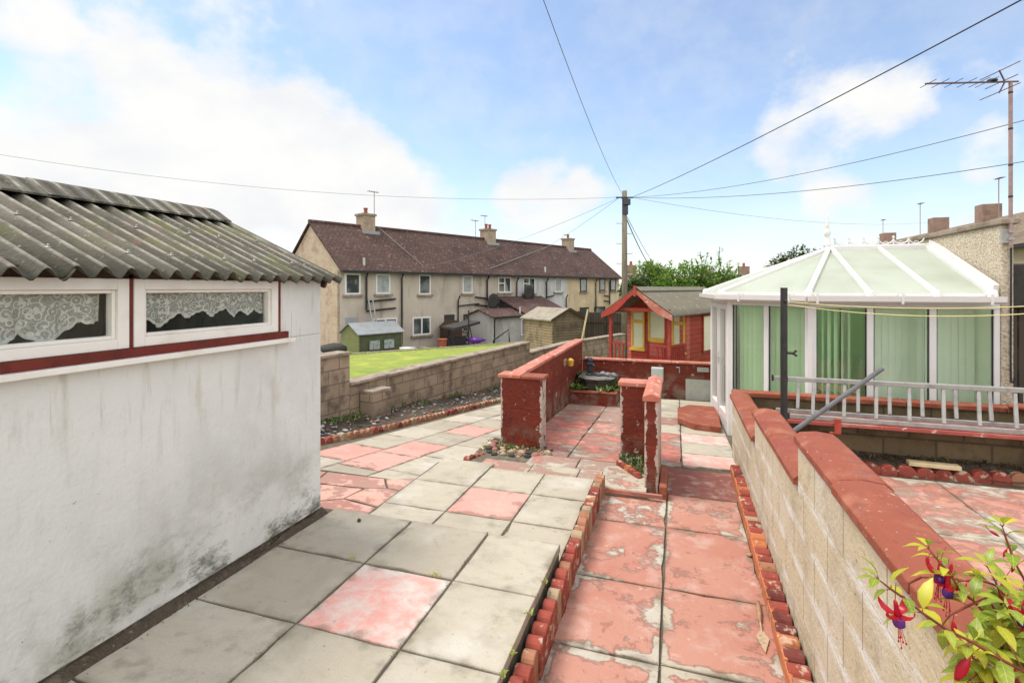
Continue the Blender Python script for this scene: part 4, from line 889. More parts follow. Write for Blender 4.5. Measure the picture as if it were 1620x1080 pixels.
# ---------------------------------------------------------------- conservatory
cv=thing('conservatory','white framed conservatory with green blinds and hipped translucent roof','conservatory',(2.1,8.7,-.4))
C=[(.62,9.45),(.75,7.95),(1.585,7.11),(3.45,7.11)]
CB=[(3.45,10.3),(1.5,10.3),(.62,9.45)]
FZ,EZ=-.40,1.60
def facet(p,q,n,door=False,thin=.07,lowz=-.22,skipend=False):
    p=Vector(p);q=Vector(q); d=(q-p); L=d.length; d.normalize(); an=math.atan2(d.y,d.x)
    M=Matrix.Translation((p.x,p.y,0))@Matrix.Rotation(an,4,'Z')
    b=MB()
    b.box(0,L,-.035,.035,FZ,lowz,M=M); b.box(0,L,-.04,.04,EZ-.09,EZ,M=M)
    for i in range(n+1):
        x=L*i/n; w=thin if 0<i<n else thin*.8
        x0=max(0,x-w/2) if i else 0; x1=min(L,x+w/2) if i<n else L
        if i==0:x1=w
        if i==n:x0=L-w
        b.box(x0,x1,-.037,.037,lowz,EZ-.09,M=M)
    fr=b.build('frame','white_upvc',cv,world=True,bevel=.006)
    for i in range(n):
        x0=L*i/n+thin*.5; x1=L*(i+1)/n-thin*.5
        if i==0:x0=thin*.8
        if i==n-1:x1=L-thin*.8
        if door:
            b=MB(); w=.075
            for s in ((x0+.002,x0+w,lowz+.002,EZ-.092),(x1-w,x1-.002,lowz+.002,EZ-.092)): b.box(s[0],s[1],-.05,.03,s[2],s[3],M=M)
            b.box(x0+w,x1-w,-.05,.03,lowz+.002,lowz+.12,M=M); b.box(x0+w,x1-w,-.05,.03,EZ-.17,EZ-.092,M=M)
            dr=b.build('door','white_upvc',cv,world=True,bevel=.006)
            b=MB(); b.box(x0+w,x1-w,-.012,.012,lowz+.12,EZ-.17,M=M); b.build('pane','glass',dr,world=True)
            xh=x1-w/2 if i==0 else x0+w/2
            b=MB(); b.box(xh-.012,xh+.012,-.06,-.05,.55,.75,M=M); b.bar(M@Vector((xh,-.075,.66)),M@Vector((xh+(-.1 if i==0 else .1),-.075,.66)),.016,.016); b.build('handle','bright_steel',dr,world=True)
        else:
            g=.012; b=MB()
            b.box(x0,x1,-.006,.006,lowz,EZ-.09,M=M); b.build('pane','glass',cv,world=True)
            b=MB()
            for s in ((x0,x0+g,lowz,EZ-.09),(x1-g,x1,lowz,EZ-.09)): b.box(s[0],s[1],-.02,-.008,s[2],s[3],M=M)
            b.build('gasket','black_plastic',cv,world=True)
    return M,L
facet(C[0],C[1],2,True); MB_,LB=facet(C[1],C[2],2); MC,LC=facet(C[2],C[3],3)
facet(CB[0],CB[1],3); facet(CB[1],CB[2],2)
# corner posts
for (x,y) in (C[1],C[2],C[0],CB[1]):
    b=MB(); b.lathe([(.052,FZ-.002),(.052,EZ+.003)],(x,y,0),8); b.build('corner_post','white_upvc',cv,world=True)
# vertical blinds (belong to the rooms: things of their own)
def blinds(label,M,x0,x1,yoff,seed,ztop=1.5,zbot=-.3,w=.089,slant=.6,mat='blind_green'):
    rg=random.Random(seed); t=thing('vertical_blind',label,'blind',tuple(M@Vector(((x0+x1)/2,yoff,zbot))))
    b=MB(); b.box(x0,x1,yoff-.018,yoff+.018,ztop,ztop+.035,M=M); b.build('head_rail','white_upvc',t,world=True)
    b=MB(); x=x0+.04
    while x<x1-.02:
        a=slant+rg.uniform(-.12,.12); cx,sx=math.cos(a)*w/2,math.sin(a)*w/2; vs=[]
        k=.006
        P=[(x-cx,yoff-sx),(x+cx,yoff+sx),(x+cx,yoff+sx+.0015),(x-cx,yoff-sx+.0015)]
        vs=[M@Vector((p[0],p[1],z)) for z in (zbot,ztop) for p in P]
        b.add(vs,[(0,1,5,4),(1,2,6,5),(2,3,7,6),(3,0,4,7)]); x+=w*.80
    b.build('slats',mat,t,world=True)
blinds('closed pale green vertical blind behind the two angled conservatory windows',MB_,.06,LB-.1,.14,1)
blinds('half drawn green vertical blind at the left front conservatory window',MC,.06,.50,.16,2,slant=.95)
blinds('added pale slats standing in for the bright room behind the two right front conservatory windows',MC,LC/3+.10,LC-.06,.34,7,slant=.12,mat='lit_room_slats')  # made-up blind, its pale colour stands in for the lit interior
blinds('narrow stack of green blind slats behind the middle front post',MC,LC/3*2-.12,LC/3*2+.12,.16,3,slant=1.25)
MCB=Matrix.Translation((3.45,10.3,0))@Matrix.Rotation(math.pi,4,'Z')
blinds('long green vertical blind added for its glow across the far side of the conservatory',MCB,.1,1.9,-.14,4,slant=.4)  # blinds on the far facets are added for the green glow inside
p,q=Vector((1.5,10.3)),Vector((.62,9.45)); MCC=Matrix.Translation((p.x,p.y,0))@Matrix.Rotation(math.atan2((q-p).y,(q-p).x),4,'Z')
blinds('green vertical blind added for its glow in the far angled corner of the conservatory',MCC,.1,1.12,-.14,5,slant=.4)
b=MB(); b.prism([(.62,9.45),(.75,7.95),(1.585,7.11),(3.45,7.11),(3.45,10.3),(1.5,10.3)],-.45,FZ+.0); b.build('floor','inner_paint',cv,world=True)
b=MB(); b.extr([(7.2,FZ),(10.2,FZ),(10.2,1.66),(8.7,2.22),(7.2,1.66)],3.42,3.447,axis='x'); b.build('inner_wall','inner_paint',cv,world=True)
# furniture glimpsed inside
tb=thing('side_table','pale wooden table seen through the left front conservatory window','table',(2.15,8.2,FZ))
b=MB(); b.box(1.9,2.35,7.9,8.5,.30,.34); b.build('table_top','offcut_timber',tb,world=True,bevel=.004)
for x in (1.94,2.31):
    for y in (7.94,8.46): MB().box(x-.02,x+.02,y-.02,y+.02,FZ,.30).build('leg','offcut_timber',tb,world=True)
# roof
APX=Vector((2.18,8.7,2.30)); RE=Vector((3.45,8.7,2.30)); ov=.13; EZR=1.655
def offs(poly):  # push eave corners outward
    c=Vector((2.3,8.7)); return poly
eave=[(.49,9.53),(.615,7.885),(1.53,6.97),(3.36,6.97)]
eaveb=[(3.47,10.44),(1.45,10.44),(.49,9.53)]
E3=[Vector((x,y,EZR)) for x,y in eave]; E3b=[Vector((x,y,EZR)) for x,y in eaveb]
def panel(pts):
    b=MB(); n=len(pts); up=Vector((0,0,.025)); vs=list(pts)+[p+up for p in pts]
    b.add(vs,[tuple(range(n-1,-1,-1)),tuple(range(n,2*n))]+[(i,(i+1)%n,n+(i+1)%n,n+i) for i in range(n)]); return b.build('roof_panel','polycarb',cv,world=True)
# C side panels split by bars
ce0=E3[2]; ce1=E3[3]
r1=APX.lerp(RE,.03); r2=APX.lerp(RE,.5)
c1=ce0.lerp(ce1,.345); c2=ce0.lerp(ce1,.70)
panel([ce0,c1,APX]); panel([c1,c2,r2,APX]); panel([c2,ce1,RE,r2])
panel([E3[1],ce0,APX]); panel([E3[0],E3[1],APX]); panel([E3b[1],E3[0],APX]); panel([E3b[0],E3b[1],APX,RE])
up=Vector((0,0,.035))
def rafter(a,c,w=.06,h=.05):
    b=MB(); b.bar(a+up,c+up,w,h); b.tube([a+up+Vector((0,0,.025)),c+up+Vector((0,0,.025))],.016,6); 
    d=(a-c).normalized(); b.lathe([(.048,-.035),(.05,.0),(.045,.035),(.02,.052)],tuple(a+up-Vector((0,0,.01))),10)
    b.build('rafter','white_upvc',cv,world=True,bevel=.006)
for a,c in ((E3[0],APX),(E3[1],APX),(ce0,APX),(c1,r1),(c2,r2),(E3b[1],APX)): rafter(a,c)
rafter(ce1-Vector((.03,0,0)),RE-Vector((.03,0,0)),.09,.07)
b=MB(); b.bar(ce1+Vector((.0,0,.09)),RE+Vector((.0,0,.09)),.05,.09); b.build('flashing','white_upvc',cv,world=True)
b=MB(); b.bar(APX+Vector((-.06,0,.035)),RE+Vector((0,0,.035)),.11,.09); b.build('ridge','white_upvc',cv,world=True,bevel=.015)
b=MB(); b.lathe([(.05,0),(.055,.04),(.03,.05),(.035,.12),(.022,.14),(.040,.17),(.048,.21),(.036,.25),(.022,.27),(.030,.29),(.024,.33),(.008,.46),(.002,.50)],(APX.x-.02,APX.y,APX.z+.07),14); b.build('finial','white_upvc',cv,world=True,smooth=True)
for i in range(6):   # cresting
    b=MB(); x0=APX.x+.08+i*.185; n=12; z0=APX.z+.075
    pts=[(x0+.0925-.0925*math.cos(math.pi*k/n),8.7,z0+.095-.075*math.sin(math.pi*k/n)) for k in range(n+1)]
    b.tube(pts,.010,6); b.bar((x0,8.7,z0),(x0+.185,8.7,z0),.012,.022); b.tube([(x0,8.7,z0),(x0,8.7,z0+.10)],.011,6); b.lathe([(.004,-.02),(.02,0),(.004,.022)],(x0,8.7,z0+.115),8)
    b.tube([(x0+.0925+.03*math.cos(a*.785),8.7,z0+.032+.022*math.sin(a*.785)) for a in range(9)],.006,5)
    b.build('cresting','white_upvc',cv,world=True)
def gutter(pts):
    b=MB(); pr=[(-.055,.03),(-.05,-.03),(-.025,-.05),(.025,-.05),(.05,-.03),(.055,.03)]
    for p,q in zip(pts,pts[1:]):
        d=(q-p).normalized(); s=Vector((d.y,-d.x,0)); vs=[P+s*x+Vector((0,0,z)) for P in (p,q) for x,z in pr]; n=len(pr)
        b.add(vs,[(i,n+i,n+i+1,i+1) for i in range(n-1)]+[(0,n-1,2*n-1,n),tuple(range(n)),tuple(range(2*n-1,n-1,-1))])
    return b.build('gutter','white_upvc',cv,world=True)
gp=[Vector((x,y,EZR-.03)) for x,y in ((.44,9.56),(.565,7.855),(1.505,6.915),(3.41,6.915))]
gutter(gp)
for p,q,ts in ((gp[1],gp[2],(.3,.85)),(gp[2],gp[3],(.05,.5,.93))):
    for t in ts:
        c=p.lerp(q,t); d=(q-p).normalized(); s=Vector((d.y,-d.x,0))
        b=MB(); b.bar(c-d*.012+s*.02,c+d*.012+s*.02,.085,.115); b.build('gutter_clip','white_upvc',cv,world=True)
b=MB(); 
for p,q in zip(E3,E3[1:]): b.bar(p+Vector((0,0,.022)),q+Vector((0,0,.022)),.05,.04)
b.build('eaves_beam','white_upvc',cv,world=True)
# roughcast wall
rc=thing('roughcast_wall','tall roughcast wall with stone cap at the right end of the conservatory','wall',(3.54,8.5,-.4))
MB().box(3.452,3.565,7.06,12.6,-.6,2.46).build('wall','roughcast',rc,world=True,bevel=.015)
MB().box(3.42,3.60,7.0,12.65,2.46,2.525).build('coping','stonecap',rc,world=True,bevel=.012)
tag(MB().tube([(3.53,7.04,2.2),(3.53,7.043,1.6),(3.527,7.043,.95),(3.53,7.043,.72),(3.55,7.043,.70),(3.57,7.043,.76)],.009,6).build('cable','cable_black'),'thin black cable clipped down the end of the roughcast wall','cable')
# aerial
ae=thing('tv_aerial','tall mast television aerial fixed to the end of the roughcast wall','aerial',(3.515,7.02,2.2))
ax,ay=3.515,7.02
MB().tube([(ax,ay,2.22),(ax,ay,4.02)],.0185,10).build('mast','aerial_mast',ae,world=True)
b=MB(); b.box(ax-.07,ax+.02,ay-.005,ay+.04,2.25,2.40); b.box(ax-.025,ax+.025,ay-.025,ay+.02,2.28,2.31); b.box(ax-.025,ax+.025,ay-.025,ay+.02,2.36,2.39); b.build('bracket','aluminium',ae,world=True)
for z in (2.75,3.1,3.5,3.9): MB().lathe([(.021,0),(.021,.02)],(ax,ay,z),10).build('clip','black_plastic',ae,world=True)
bd=Vector((-cs,-sn*1.0,0)).normalized(); bd=Vector((-.97,-.25,0)).normalized(); pe=Vector((-bd.y,bd.x,0))
o0=Vector((ax,ay,4.03))
b=MB(); b.bar(o0-bd*.08,o0+bd*.90,.015,.015); b.build('boom','aerial_metal',ae,world=True)
for k,L in ((.87,.12),(.74,.125),(.60,.13),(.46,.135),(.33,.14),(.25,.15)):
    c=o0+bd*k; MB().tube([c-pe*L+Vector((0,0,-.0)),c+pe*L],.004,5).build('element','aerial_metal',ae,world=True)
b=MB(); b.blob(tuple(o0+bd*.19+Vector((0,0,.02))),.05,.03,.022,0,3,.05); b.build('dipole_box','black_plastic',ae,world=True)
b=MB(); b.tube([o0+bd*.06,o0+bd*.12+Vector((0,0,.13))],.008,5); b.tube([o0+bd*.06,o0+bd*.12+Vector((0,0,-.12))],.008,5)
b.tube([o0+bd*.12+Vector((0,0,.12))-pe*.25,o0+bd*.12+Vector((0,0,.12))+pe*.25],.005,5); b.tube([o0+bd*.12+Vector((0,0,-.11))-pe*.25,o0+bd*.12+Vector((0,0,-.11))+pe*.25],.005,5); b.tube([o0+bd*.1-pe*.2,o0+bd*.1+pe*.2],.005,5)
b.build('reflector','aerial_metal',ae,world=True)
# dark outbuilding beyond
db=thing('outbuilding','dark timber outbuilding with black roof edge beyond the roughcast wall','shed',(4.9,8.5,-.4))
b=MB(); b.box(3.72,6.2,7.9,10.2,-.5,1.5); b.build('wall','darkplank',db,world=True)
b=MB(); b.box(3.68,6.3,7.8,10.3,1.5,2.05); b.build('roof','slate_dark',db,world=True,bevel=.02)
# ---------------------------------------------------------------- boundary walls to the neighbour
def bwall(label,p,q,ztop,zb,thick=.22,capc='stonecap'):
    d=(q-p); L=d.length; a=math.atan2(d.y,d.x)
    t=thing('boundary_wall',label,'wall',(p.x,p.y,zb),a)
    b=MB(); b.box(0,L,0,thick,0,ztop-zb-.05); b.build('block_wall','brownblock',t)
    x=0
    while x<L-.05:
        e=min(L,x+.9); b=MB(); b.box(x+.003,e-.003,-.045,thick+.045,ztop-zb-.05,ztop-zb+.004*random.random()); b.build('coping',capc,t,bevel=.01); x=e
    return t
bwall('tall near end of the stone boundary wall behind the shed',W0,W1,.71,-.9)
bwall('middle stretch of the stepped boundary wall beside the curved edging',W1,W2,.20,-1.6)
bwall('low stretch of the boundary wall below the brown wooden shed',W2,W3,-.10,-1.9)
bwall('farthest low stretch of boundary wall running behind the playhouse',W3,W4,-.10,-1.9)
# stub pillar
q=W1+(W2-W1).normalized()*.22; n=(W2-W1).normalized(); s=Vector((n.y,-n.x))
t=thing('block_pier','low free standing block pier against the boundary wall','pier',(q.x,q.y,-.6),math.atan2(n.y,n.x))
MB().box(0,.45,-.30,-.01,0,.58).build('blocks','brownblock',t,bevel=.01); MB().box(0.0,.45,-.30,-.01,.582,.64).build('cap_block','stonecap',t,bevel=.01)
# ---------------------------------------------------------------- neighbour lawn
lip0=Vector((-6.35,21.0)); ld=Vector((.75,.66)).normalized()
LA=lip0-ld*9; LBq=lip0+ld*17
def lawnz(x,y):
    d=-sn*x+cs*y; return -.60-.033*(d-9)
off=Vector((-.35,.15))
poly=[Vector(W0)+off,Vector(W1)+off,Vector(W2)+off,Vector(W3)+off,Vector(W4)+off]
back=[Vector(CW(LBq.x,LBq.y)),Vector(CW(LA.x,LA.y))]
b=MB()
front=[]; 
def lerp_poly(P,t):
    L=[0]
    for a,c in zip(P,P[1:]): L.append(L[-1]+(c-a).length)
    s=t*L[-1]
    for i in range(len(P)-1):
        if s<=L[i+1] or i==len(P)-2: return P[i].lerp(P[i+1],(s-L[i])/(L[i+1]-L[i]))
N,Mr=30,10; vs=[];fs=[]
for i in range(N+1):
    f=lerp_poly(poly,i/N); k=back[1].lerp(back[0],i/N)
    for j in range(Mr+1):
        q=f.lerp(k,j/Mr); vs.append((q.x,q.y,lawnz(q.x,q.y)))
for i in range(N):
    for j in range(Mr): a=i*(Mr+1)+j; fs.append((a,a+Mr+1,a+Mr+2,a+1))
b.add(vs,fs); o=b.build('lawn','lawn',smooth=True); o['kind']='structure'
sp=[]; rg=random.Random(5)
for k in range(260):
    f=lerp_poly(poly,rg.random()); kk=back[1].lerp(back[0],rg.random()); q=f.lerp(kk,rg.choice([0.01,.02,.03,.985,.97])); sp.append((q.x,q.y,lawnz(q.x,q.y)))
weeds('lawn_grass','longer grass tufts along the borders of the lawn',sp,.35,14,['leaf_grass','leaf_bush'],.10,23,'grass')
# grey retaining lip
d=(back[0]-back[1]); a=math.atan2(d.y,d.x)
t=thing('lawn_kerb','low grey retaining kerb at the far edge of the lawn','kerb',(back[1].x,back[1].y,-2.3),a)
z0=lawnz(*back[1]);z1=lawnz(*back[0]); L=d.length
b=MB(); b.add([(0,-.02,0),(L,-.02,0),(L,.22,0),(0,.22,0),(0,-.02,z0+2.34),(L,-.02,z1+2.34),(L,.22,z1+2.34),(0,.22,z0+2.34)],[(0,3,2,1),(4,5,6,7),(0,1,5,4),(1,2,6,5),(2,3,7,6),(3,0,4,7)]); b.build('kerb','stonecap',t)
# ---------------------------------------------------------------- far terrace
e1=Vector((.667,.745)).normalized(); HA=Vector((-9.52,28.0)); hang=math.atan2(e1.y,e1.x)+TH
w=CW(HA.x,HA.y); HG=-2.35
hs=thing('terraced_houses','long two storey terrace with dark brown tiled roof beyond the lawn','house',(w[0],w[1],HG),hang)
HL=30.3; HD=6.8; HE=2.735-HG; HR=5.66-HG
def hS(px):
    k=(px-810)/800; return (HA.y*k-HA.x)/(e1.x-e1.y*k)
def hZ(px,py):
    s=hS(px); t=HA.y+e1.y*s; return H+(455-py)/800*t-HG
cuts=[(0,hS(816),'wall_beige'),(hS(816),hS(896.5),'wall_grey'),(hS(896.5),HL,'wall_cream')]
for a,c,mt in cuts: MB().box(a,c,0,.3,0,HE).build('front_wall',mt,hs)
b=MB(); b.extr([(0.01,0),(HD,0),(HD,HE),(HD/2,HR-.12),(0.01,HE)],-.0,.3,axis='x'); 
b2=MB(); b2.extr([(-.001,0),(.30,0),(.30,HE-.02),(-.001,HE-.02)][::1],-.004,.55,axis='x')
b.box(.3,HL-.3,HD-.3,HD,0,HE); b.extr([(0.3,0),(HD,0),(HD,HE),(HD/2,HR-.12),(0.3,HE)],HL-.3,HL-.002,axis='x'); b.build('gable_wall','gable',hs)
rf=MB(); ovx=.12
n_=Vector((0,-(HR-HE),HD/2)).normalized()
fr0=(-ovx,-.32,HE-.16);
P=[(-ovx,-.35,HE-.02),(HL+ovx,-.35,HE-.02),(HL+ovx,HD/2,HR+.05),(-ovx,HD/2,HR+.05),(-ovx,HD+.35,HE-.02),(HL+ovx,HD+.35,HE-.02)]
dn=[(x,y,z-.12) for x,y,z in P]
rf.add(P+dn,[(0,1,2,3),(3,2,5,4),(6,9,8,7),(9,10,11,8),(0,6,7,1),(4,5,11,10),(0,3,9,6),(3,4,10,9),(1,7,8,2),(2,8,11,5)]); roof=rf.build('roof','rooftile',hs)
MB().tube([(-ovx,HD/2,HR+.07),(HL+ovx,HD/2,HR+.07)],.11,8).build('ridge_tiles','rooftile_small',roof)
MB().box(-ovx,HL+ovx,-.47,-.345,HE-.14,HE-.01).build('gutter','black_plastic',hs)
def win(px0,px1,py0,py1,style='white',glass='farglass',mull=0,sill=True,par=hs,sf=hS,zf=hZ):
    x0,x1=sf(px0),sf(px1); pm=(px0+px1)/2; z1,z0=zf(pm,py0),zf(pm,py1)
    fm='white_upvc' if style=='white' else 'dark_brown_wood'
    b=MB(); f=.10
    b.box(x0,x0+f,-.05,-.002,z0,z1); b.box(x1-f,x1,-.05,-.002,z0,z1); b.box(x0+f,x1-f,-.05,-.002,z0,z0+f); b.box(x0+f,x1-f,-.05,-.002,z1-f,z1)
    if mull:
        xm=(x0+x1)/2; b.box(xm-.05,xm+.05,-.05,-.002,z0+f,z1-f)
        if mull>1: b.box(x0+f,xm-.05,-.05,-.002,z1-f-.42,z1-f-.34)
    o=b.build('window',fm,par)
    b=MB(); b.box(x0+f,x1-f,-.022,-.003,z0+f,z1-f); b.build('pane',glass,o)
    if sill: b=MB(); b.box(x0-.12,x1+.12,-.16,-.002,z0-.12,z0-.003); b.build('sill','stonecap',o)
    return o
for a in ((545,570,432,466,'white','farglass',0),(594,617,433,465,'white','netglass',0),(662,681,434,466,'white','farglass',0),(731,747,436,464,'white','netglass',0),(787.5,808,438,463,'white','farglass',2),(827,846,439,464,'white','farglass',2),(877,888.5,439.5,462,'white','netglass',0),(917.5,928,440,461.5,'dark','netglass',0),(948,957,440.5,460,'dark','netglass',0),(965.5,974,441,460,'dark','netglass',0),
          (590,628,503,560,'white','farglass',1),(652,681,501,530,'white','farglass',1),(733,740,497,522,'dark','farglass',0),(917,931,486,510,'dark','farglass',0),(940,957,485,508,'dark','farglass',0)): win(*a)
# passage opening: flat dark sheet standing in for the shade inside it
x0,x1=hS(702.5),hS(719); zt=hZ(711,497.5); b=MB(); b.box(x0,x1,-.012,-.002,0,zt); b.build('passage','slate_dark',hs)
# pipes
def pipe(px,py0,py1,r=.055,branches=()):
    x=hS(px); z0=hZ(px,py1); z1=hZ(px,py0); b=MB(); b.tube([(x,-.12,z0),(x,-.12,z1-.3),(x,-.30,z1)],r,8)
    for (pz,dx) in branches:
        z=hZ(px,pz); b.tube([(x,-.12,z),(x+dx,-.12,z+.12)],r*.9,8)
    b.build('drainpipe','black_plastic',hs)
pipe(578,430,490,.06,((477,2.0),(492,2.0))); pipe(634,432,545); pipe(723,468,540,.05,((484,2.0),)); pipe(769,437,476,.06,((472,-1.2),(484,-1.2))); pipe(816,439,470); pipe(863,440,486,.06,((470,1.0),(482,1.0))); pipe(894,466,486,.05); pipe(941,441,492); pipe(963,441,482,.06,((469,-1.0),(477,-1.0)))
# ladder against wall px 585
t=thing('ladder','old timber ladder leaning on the terrace wall behind the green shed','ladder',(0,0,0)); t.matrix_basis=hs.matrix_basis.copy(); t.location=hs.location; t.rotation_euler=hs.rotation_euler
xa,xb=hS(579),hS(588); b=MB()
for x in (xa,xb-.1): b.tube([(x,-1.0,1.0),(x,-.25,hZ(583,473))],.045,6)
b.build('rail','aluminium',t)
for k in range(7):
    f=.15+k*.12; z=1.0+(hZ(583,473)-1.0)*f; y=-1.0+.75*f; MB().tube([(xa,y,z),(xb-.1,y,z)],.03,6).build('rung','aluminium',t)
# dark render patch
MB().box(hS(546),hS(564),-.006,-.001,hZ(555,512),hZ(555,502)).build('patch','lead',hs)
# chimneys
def chimney(px,w,h,pots,mt='chimrender',par=roof,cap='stonecap'):
    s=None
    k=(px-810)/800; q=HA+Vector((-e1.y,e1.x))*HD/2
    x=(q.y*k-q.x)/(e1.x-e1.y*k)
    b=MB(); b.box(x-w/2,x+w/2,HD/2-.45,HD/2+.45,HR-.5,HR+h); c=b.build('chimney',mt,par)
    b=MB(); b.box(x-w/2-.07,x+w/2+.07,HD/2-.52,HD/2+.52,HR+h,HR+h+.14); b.build('cap',cap,c)
    b=MB(); b.box(x-w/2-.12,x+w/2+.25,HD/2-.62,HD/2-.455,HR-.55,HR-.25); b.build('flashing','lead',c)
    for i in range(pots):
        px_=x+(i-(pots-1)/2)*.42; b=MB(); b.lathe([(.13,0),(.11,.3),(.14,.32),(.14,.4),(.1,.41)],(px_,HD/2,HR+h+.14),10); b.build('pot','terracotta_pot',c)
    return x
xc1=chimney(578.5,.85,.75,1); xc2=chimney(772,.95,.75,2); xc3=chimney(898.5,.85,.8,1)
def farial(x,h,label,y=HD/2+.55,par=hs):
    w=hs.matrix_basis@Vector((x,y,HR-.3)); t=thing('roof_aerial',label,'aerial',tuple(w),hang)
    MB().tube([(0,0,0),(0,0,h)],.025,6).build('mast','aerial_mast',t)
    b=MB(); b.tube([(-.5,0,h-.05),(.35,0,h-.05)],.02,5)
    for k in range(5): b.tube([(-.45+k*.17,-.18,h-.05),(-.45+k*.17,.18,h-.05)],.014,4)
    b.build('boom','aerial_metal',t)
farial(xc1+1.0,2.9,'thin tall aerial beside the left chimney of the terrace'); farial(xc2-.9,1.9,'lower aerial left of the middle terrace chimney'); farial(xc2+.2,2.4,'taller aerial behind the middle terrace chimney'); farial(xc3+.6,1.7,'small aerial beside the right chimney of the terrace')
# vent pipes on the roof edge and cables over the roof
for px in (577.5,864):
    x=hS(px); MB().tube([(x,.1,HE),(x,.1,HE+.75)],.07,8).build('vent_pipe','pot_metal',roof)
def roofpt(px,py):
    # point on front roof slope
    best=None
    for i in range(200):
        v=i/200*HD/2; k=(px-810)/800; q=HA+Vector((-e1.y,e1.x))*v; x=(q.y*k-q.x)/(e1.x-e1.y*k); p=q+e1*x; z=HE+(HR-HE)*v/(HD/2)+HG; yy=455-800*(z-H)/p.y
        if best is None or abs(yy-py)<best[0]: best=(abs(yy-py),(x,v-.08,z-HG+.14))
    return Vector(best[1])
for (a,c) in (((597,364),(668,426)),((871,391),(773,429))):
    p=roofpt(*a);q=roofpt(*c); pts=[p.lerp(q,i/12)+Vector((0,-.05,.05)) for i in range(13)]; MB().tube(pts,.022,5).build('roof_cable','stone_grey',roof)
# satellite dish
def dish(px,py,label,off=.5,rad=.5):
    x=hS(px); z=hZ(px,py); w=hs.matrix_basis@Vector((x,-off,z)); t=thing('satellite_dish',label,'satellite dish',tuple(w),hang)
    b=MB(); n=18; vs=[(0,.12,0)]; fs=[]
    for r_,dy in ((.5,.07),(1,0)):
        for j in range(n): vs.append((rad*r_*math.cos(2*math.pi*j/n),dy,rad*r_*math.sin(2*math.pi*j/n)))
    for j in range(n): fs.append((0,1+j,1+(j+1)%n)); fs.append((1+j,1+n+j,1+n+(j+1)%n,1+(j+1)%n))
    b.add(vs,fs); o=b.build('dish','slate_dark',t,smooth=True); sm=o.modifiers.new('Solid','SOLIDIFY'); sm.thickness=.03
    MB().tube([(0,.1,-.1),(0,off,-.2)],.03,6).build('arm','black_plastic',t); MB().tube([(0,.05,-.4),(0,-.45,-.1)],.02,6).build('feed','black_plastic',t)
dish(828.5,463.5,'round dark satellite dish on the grey terrace wall',.6,.62); dish(772,477,'dark satellite dish low on the beige terrace wall',.6,.6)
# extensions
ex=thing('extension','small grey extension with brown tiled gable roof joined to the terrace','extension',tuple(hs.matrix_basis@Vector((hS(739),0,0))),hang)
ez=2.22; rz_=2.66; W_=2.56; L_=3.75
MB().box(0,L_,-W_,-.005,0,ez).build('wall','wall_ext',ex)
b=MB(); b.extr([(-W_+.005,ez),(-.01,ez),(-W_/2,rz_-.05)],.003,.2,axis='x'); b.build('gable','wall_ext',ex)
b=MB(); P=[(-.2,-W_-.2,ez-.04),(L_+.1,-W_-.2,ez-.04),(L_+.1,-W_/2,rz_),(-.2,-W_/2,rz_),(-.2,-.02,ez+.02),(L_+.1,-.02,ez+.02)]; dn=[(x,y,z-.09) for x,y,z in P]
b.add(P+dn,[(0,1,2,3),(3,2,5,4),(6,9,8,7),(9,10,11,8),(0,6,7,1),(4,5,11,10),(0,3,9,6),(3,4,10,9),(1,7,8,2),(2,8,11,5)]); b.build('roof','rooftile_small',ex)
MB().box(-.2,L_+.1,-W_-.3,-W_-.2,ez-.15,ez-.03).build('gutter','black_plastic',ex)
MB().tube([(.03,-W_-.06,0),(.03,-W_-.06,ez-.25),(.1,-W_-.24,ez-.1)],.045,8).build('drainpipe','black_plastic',ex)
b=MB(); b.box(2.75,3.55,-W_-.04,-W_-.002,.75,1.9); o=b.build('window','white_upvc',ex); MB().box(2.83,3.47,-W_-.05,-W_-.041,.85,1.82).build('pane','netglass',o)
MB().tube([(2.9,-W_+.2,ez),(2.9,-W_+.2,ez+.55)],.06,8).build('flue','pot_metal',ex)
lt=thing('lean_to','brown tiled lean-to roof building set against the terrace behind the grey extension','extension',tuple(hs.matrix_basis@Vector((hS(771),0,0))),hang)
l0,l1,dp=1.2,6.0,3.4
MB().box(l0,l1,-dp,-.005,0,2.05).build('wall','wall_ext',lt)
b=MB(); P=[(l0-.2,-dp-.25,1.95),(l1+.2,-dp-.25,1.95),(l1+.2,-.006,3.45),(l0-.2,-.006,3.45)]; dn=[(x,y,z-.1) for x,y,z in P]
b.add(P+dn,[(0,1,2,3),(7,6,5,4),(0,4,5,1),(2,6,7,3),(0,3,7,4),(1,5,6,2)]); b.build('roof','rooftile_small',lt)
for q in (l0,l1-.15): MB().extr([(-dp,2.05),(-.006,2.05),(-.006,3.33),(-dp,1.9)],q,q+.15,axis='x').build('side_gable','slate_dark',lt)
# house yard
b=MB(); q=[hs.matrix_basis@Vector(v) for v in ((-6,-6,0.02),(34,-6,.02),(34,0,.02),(-6,0,.02))]; b.add([tuple(v) for v in q],[(0,1,2,3)]); o=b.build('house_yard','yard'); o['kind']='structure'
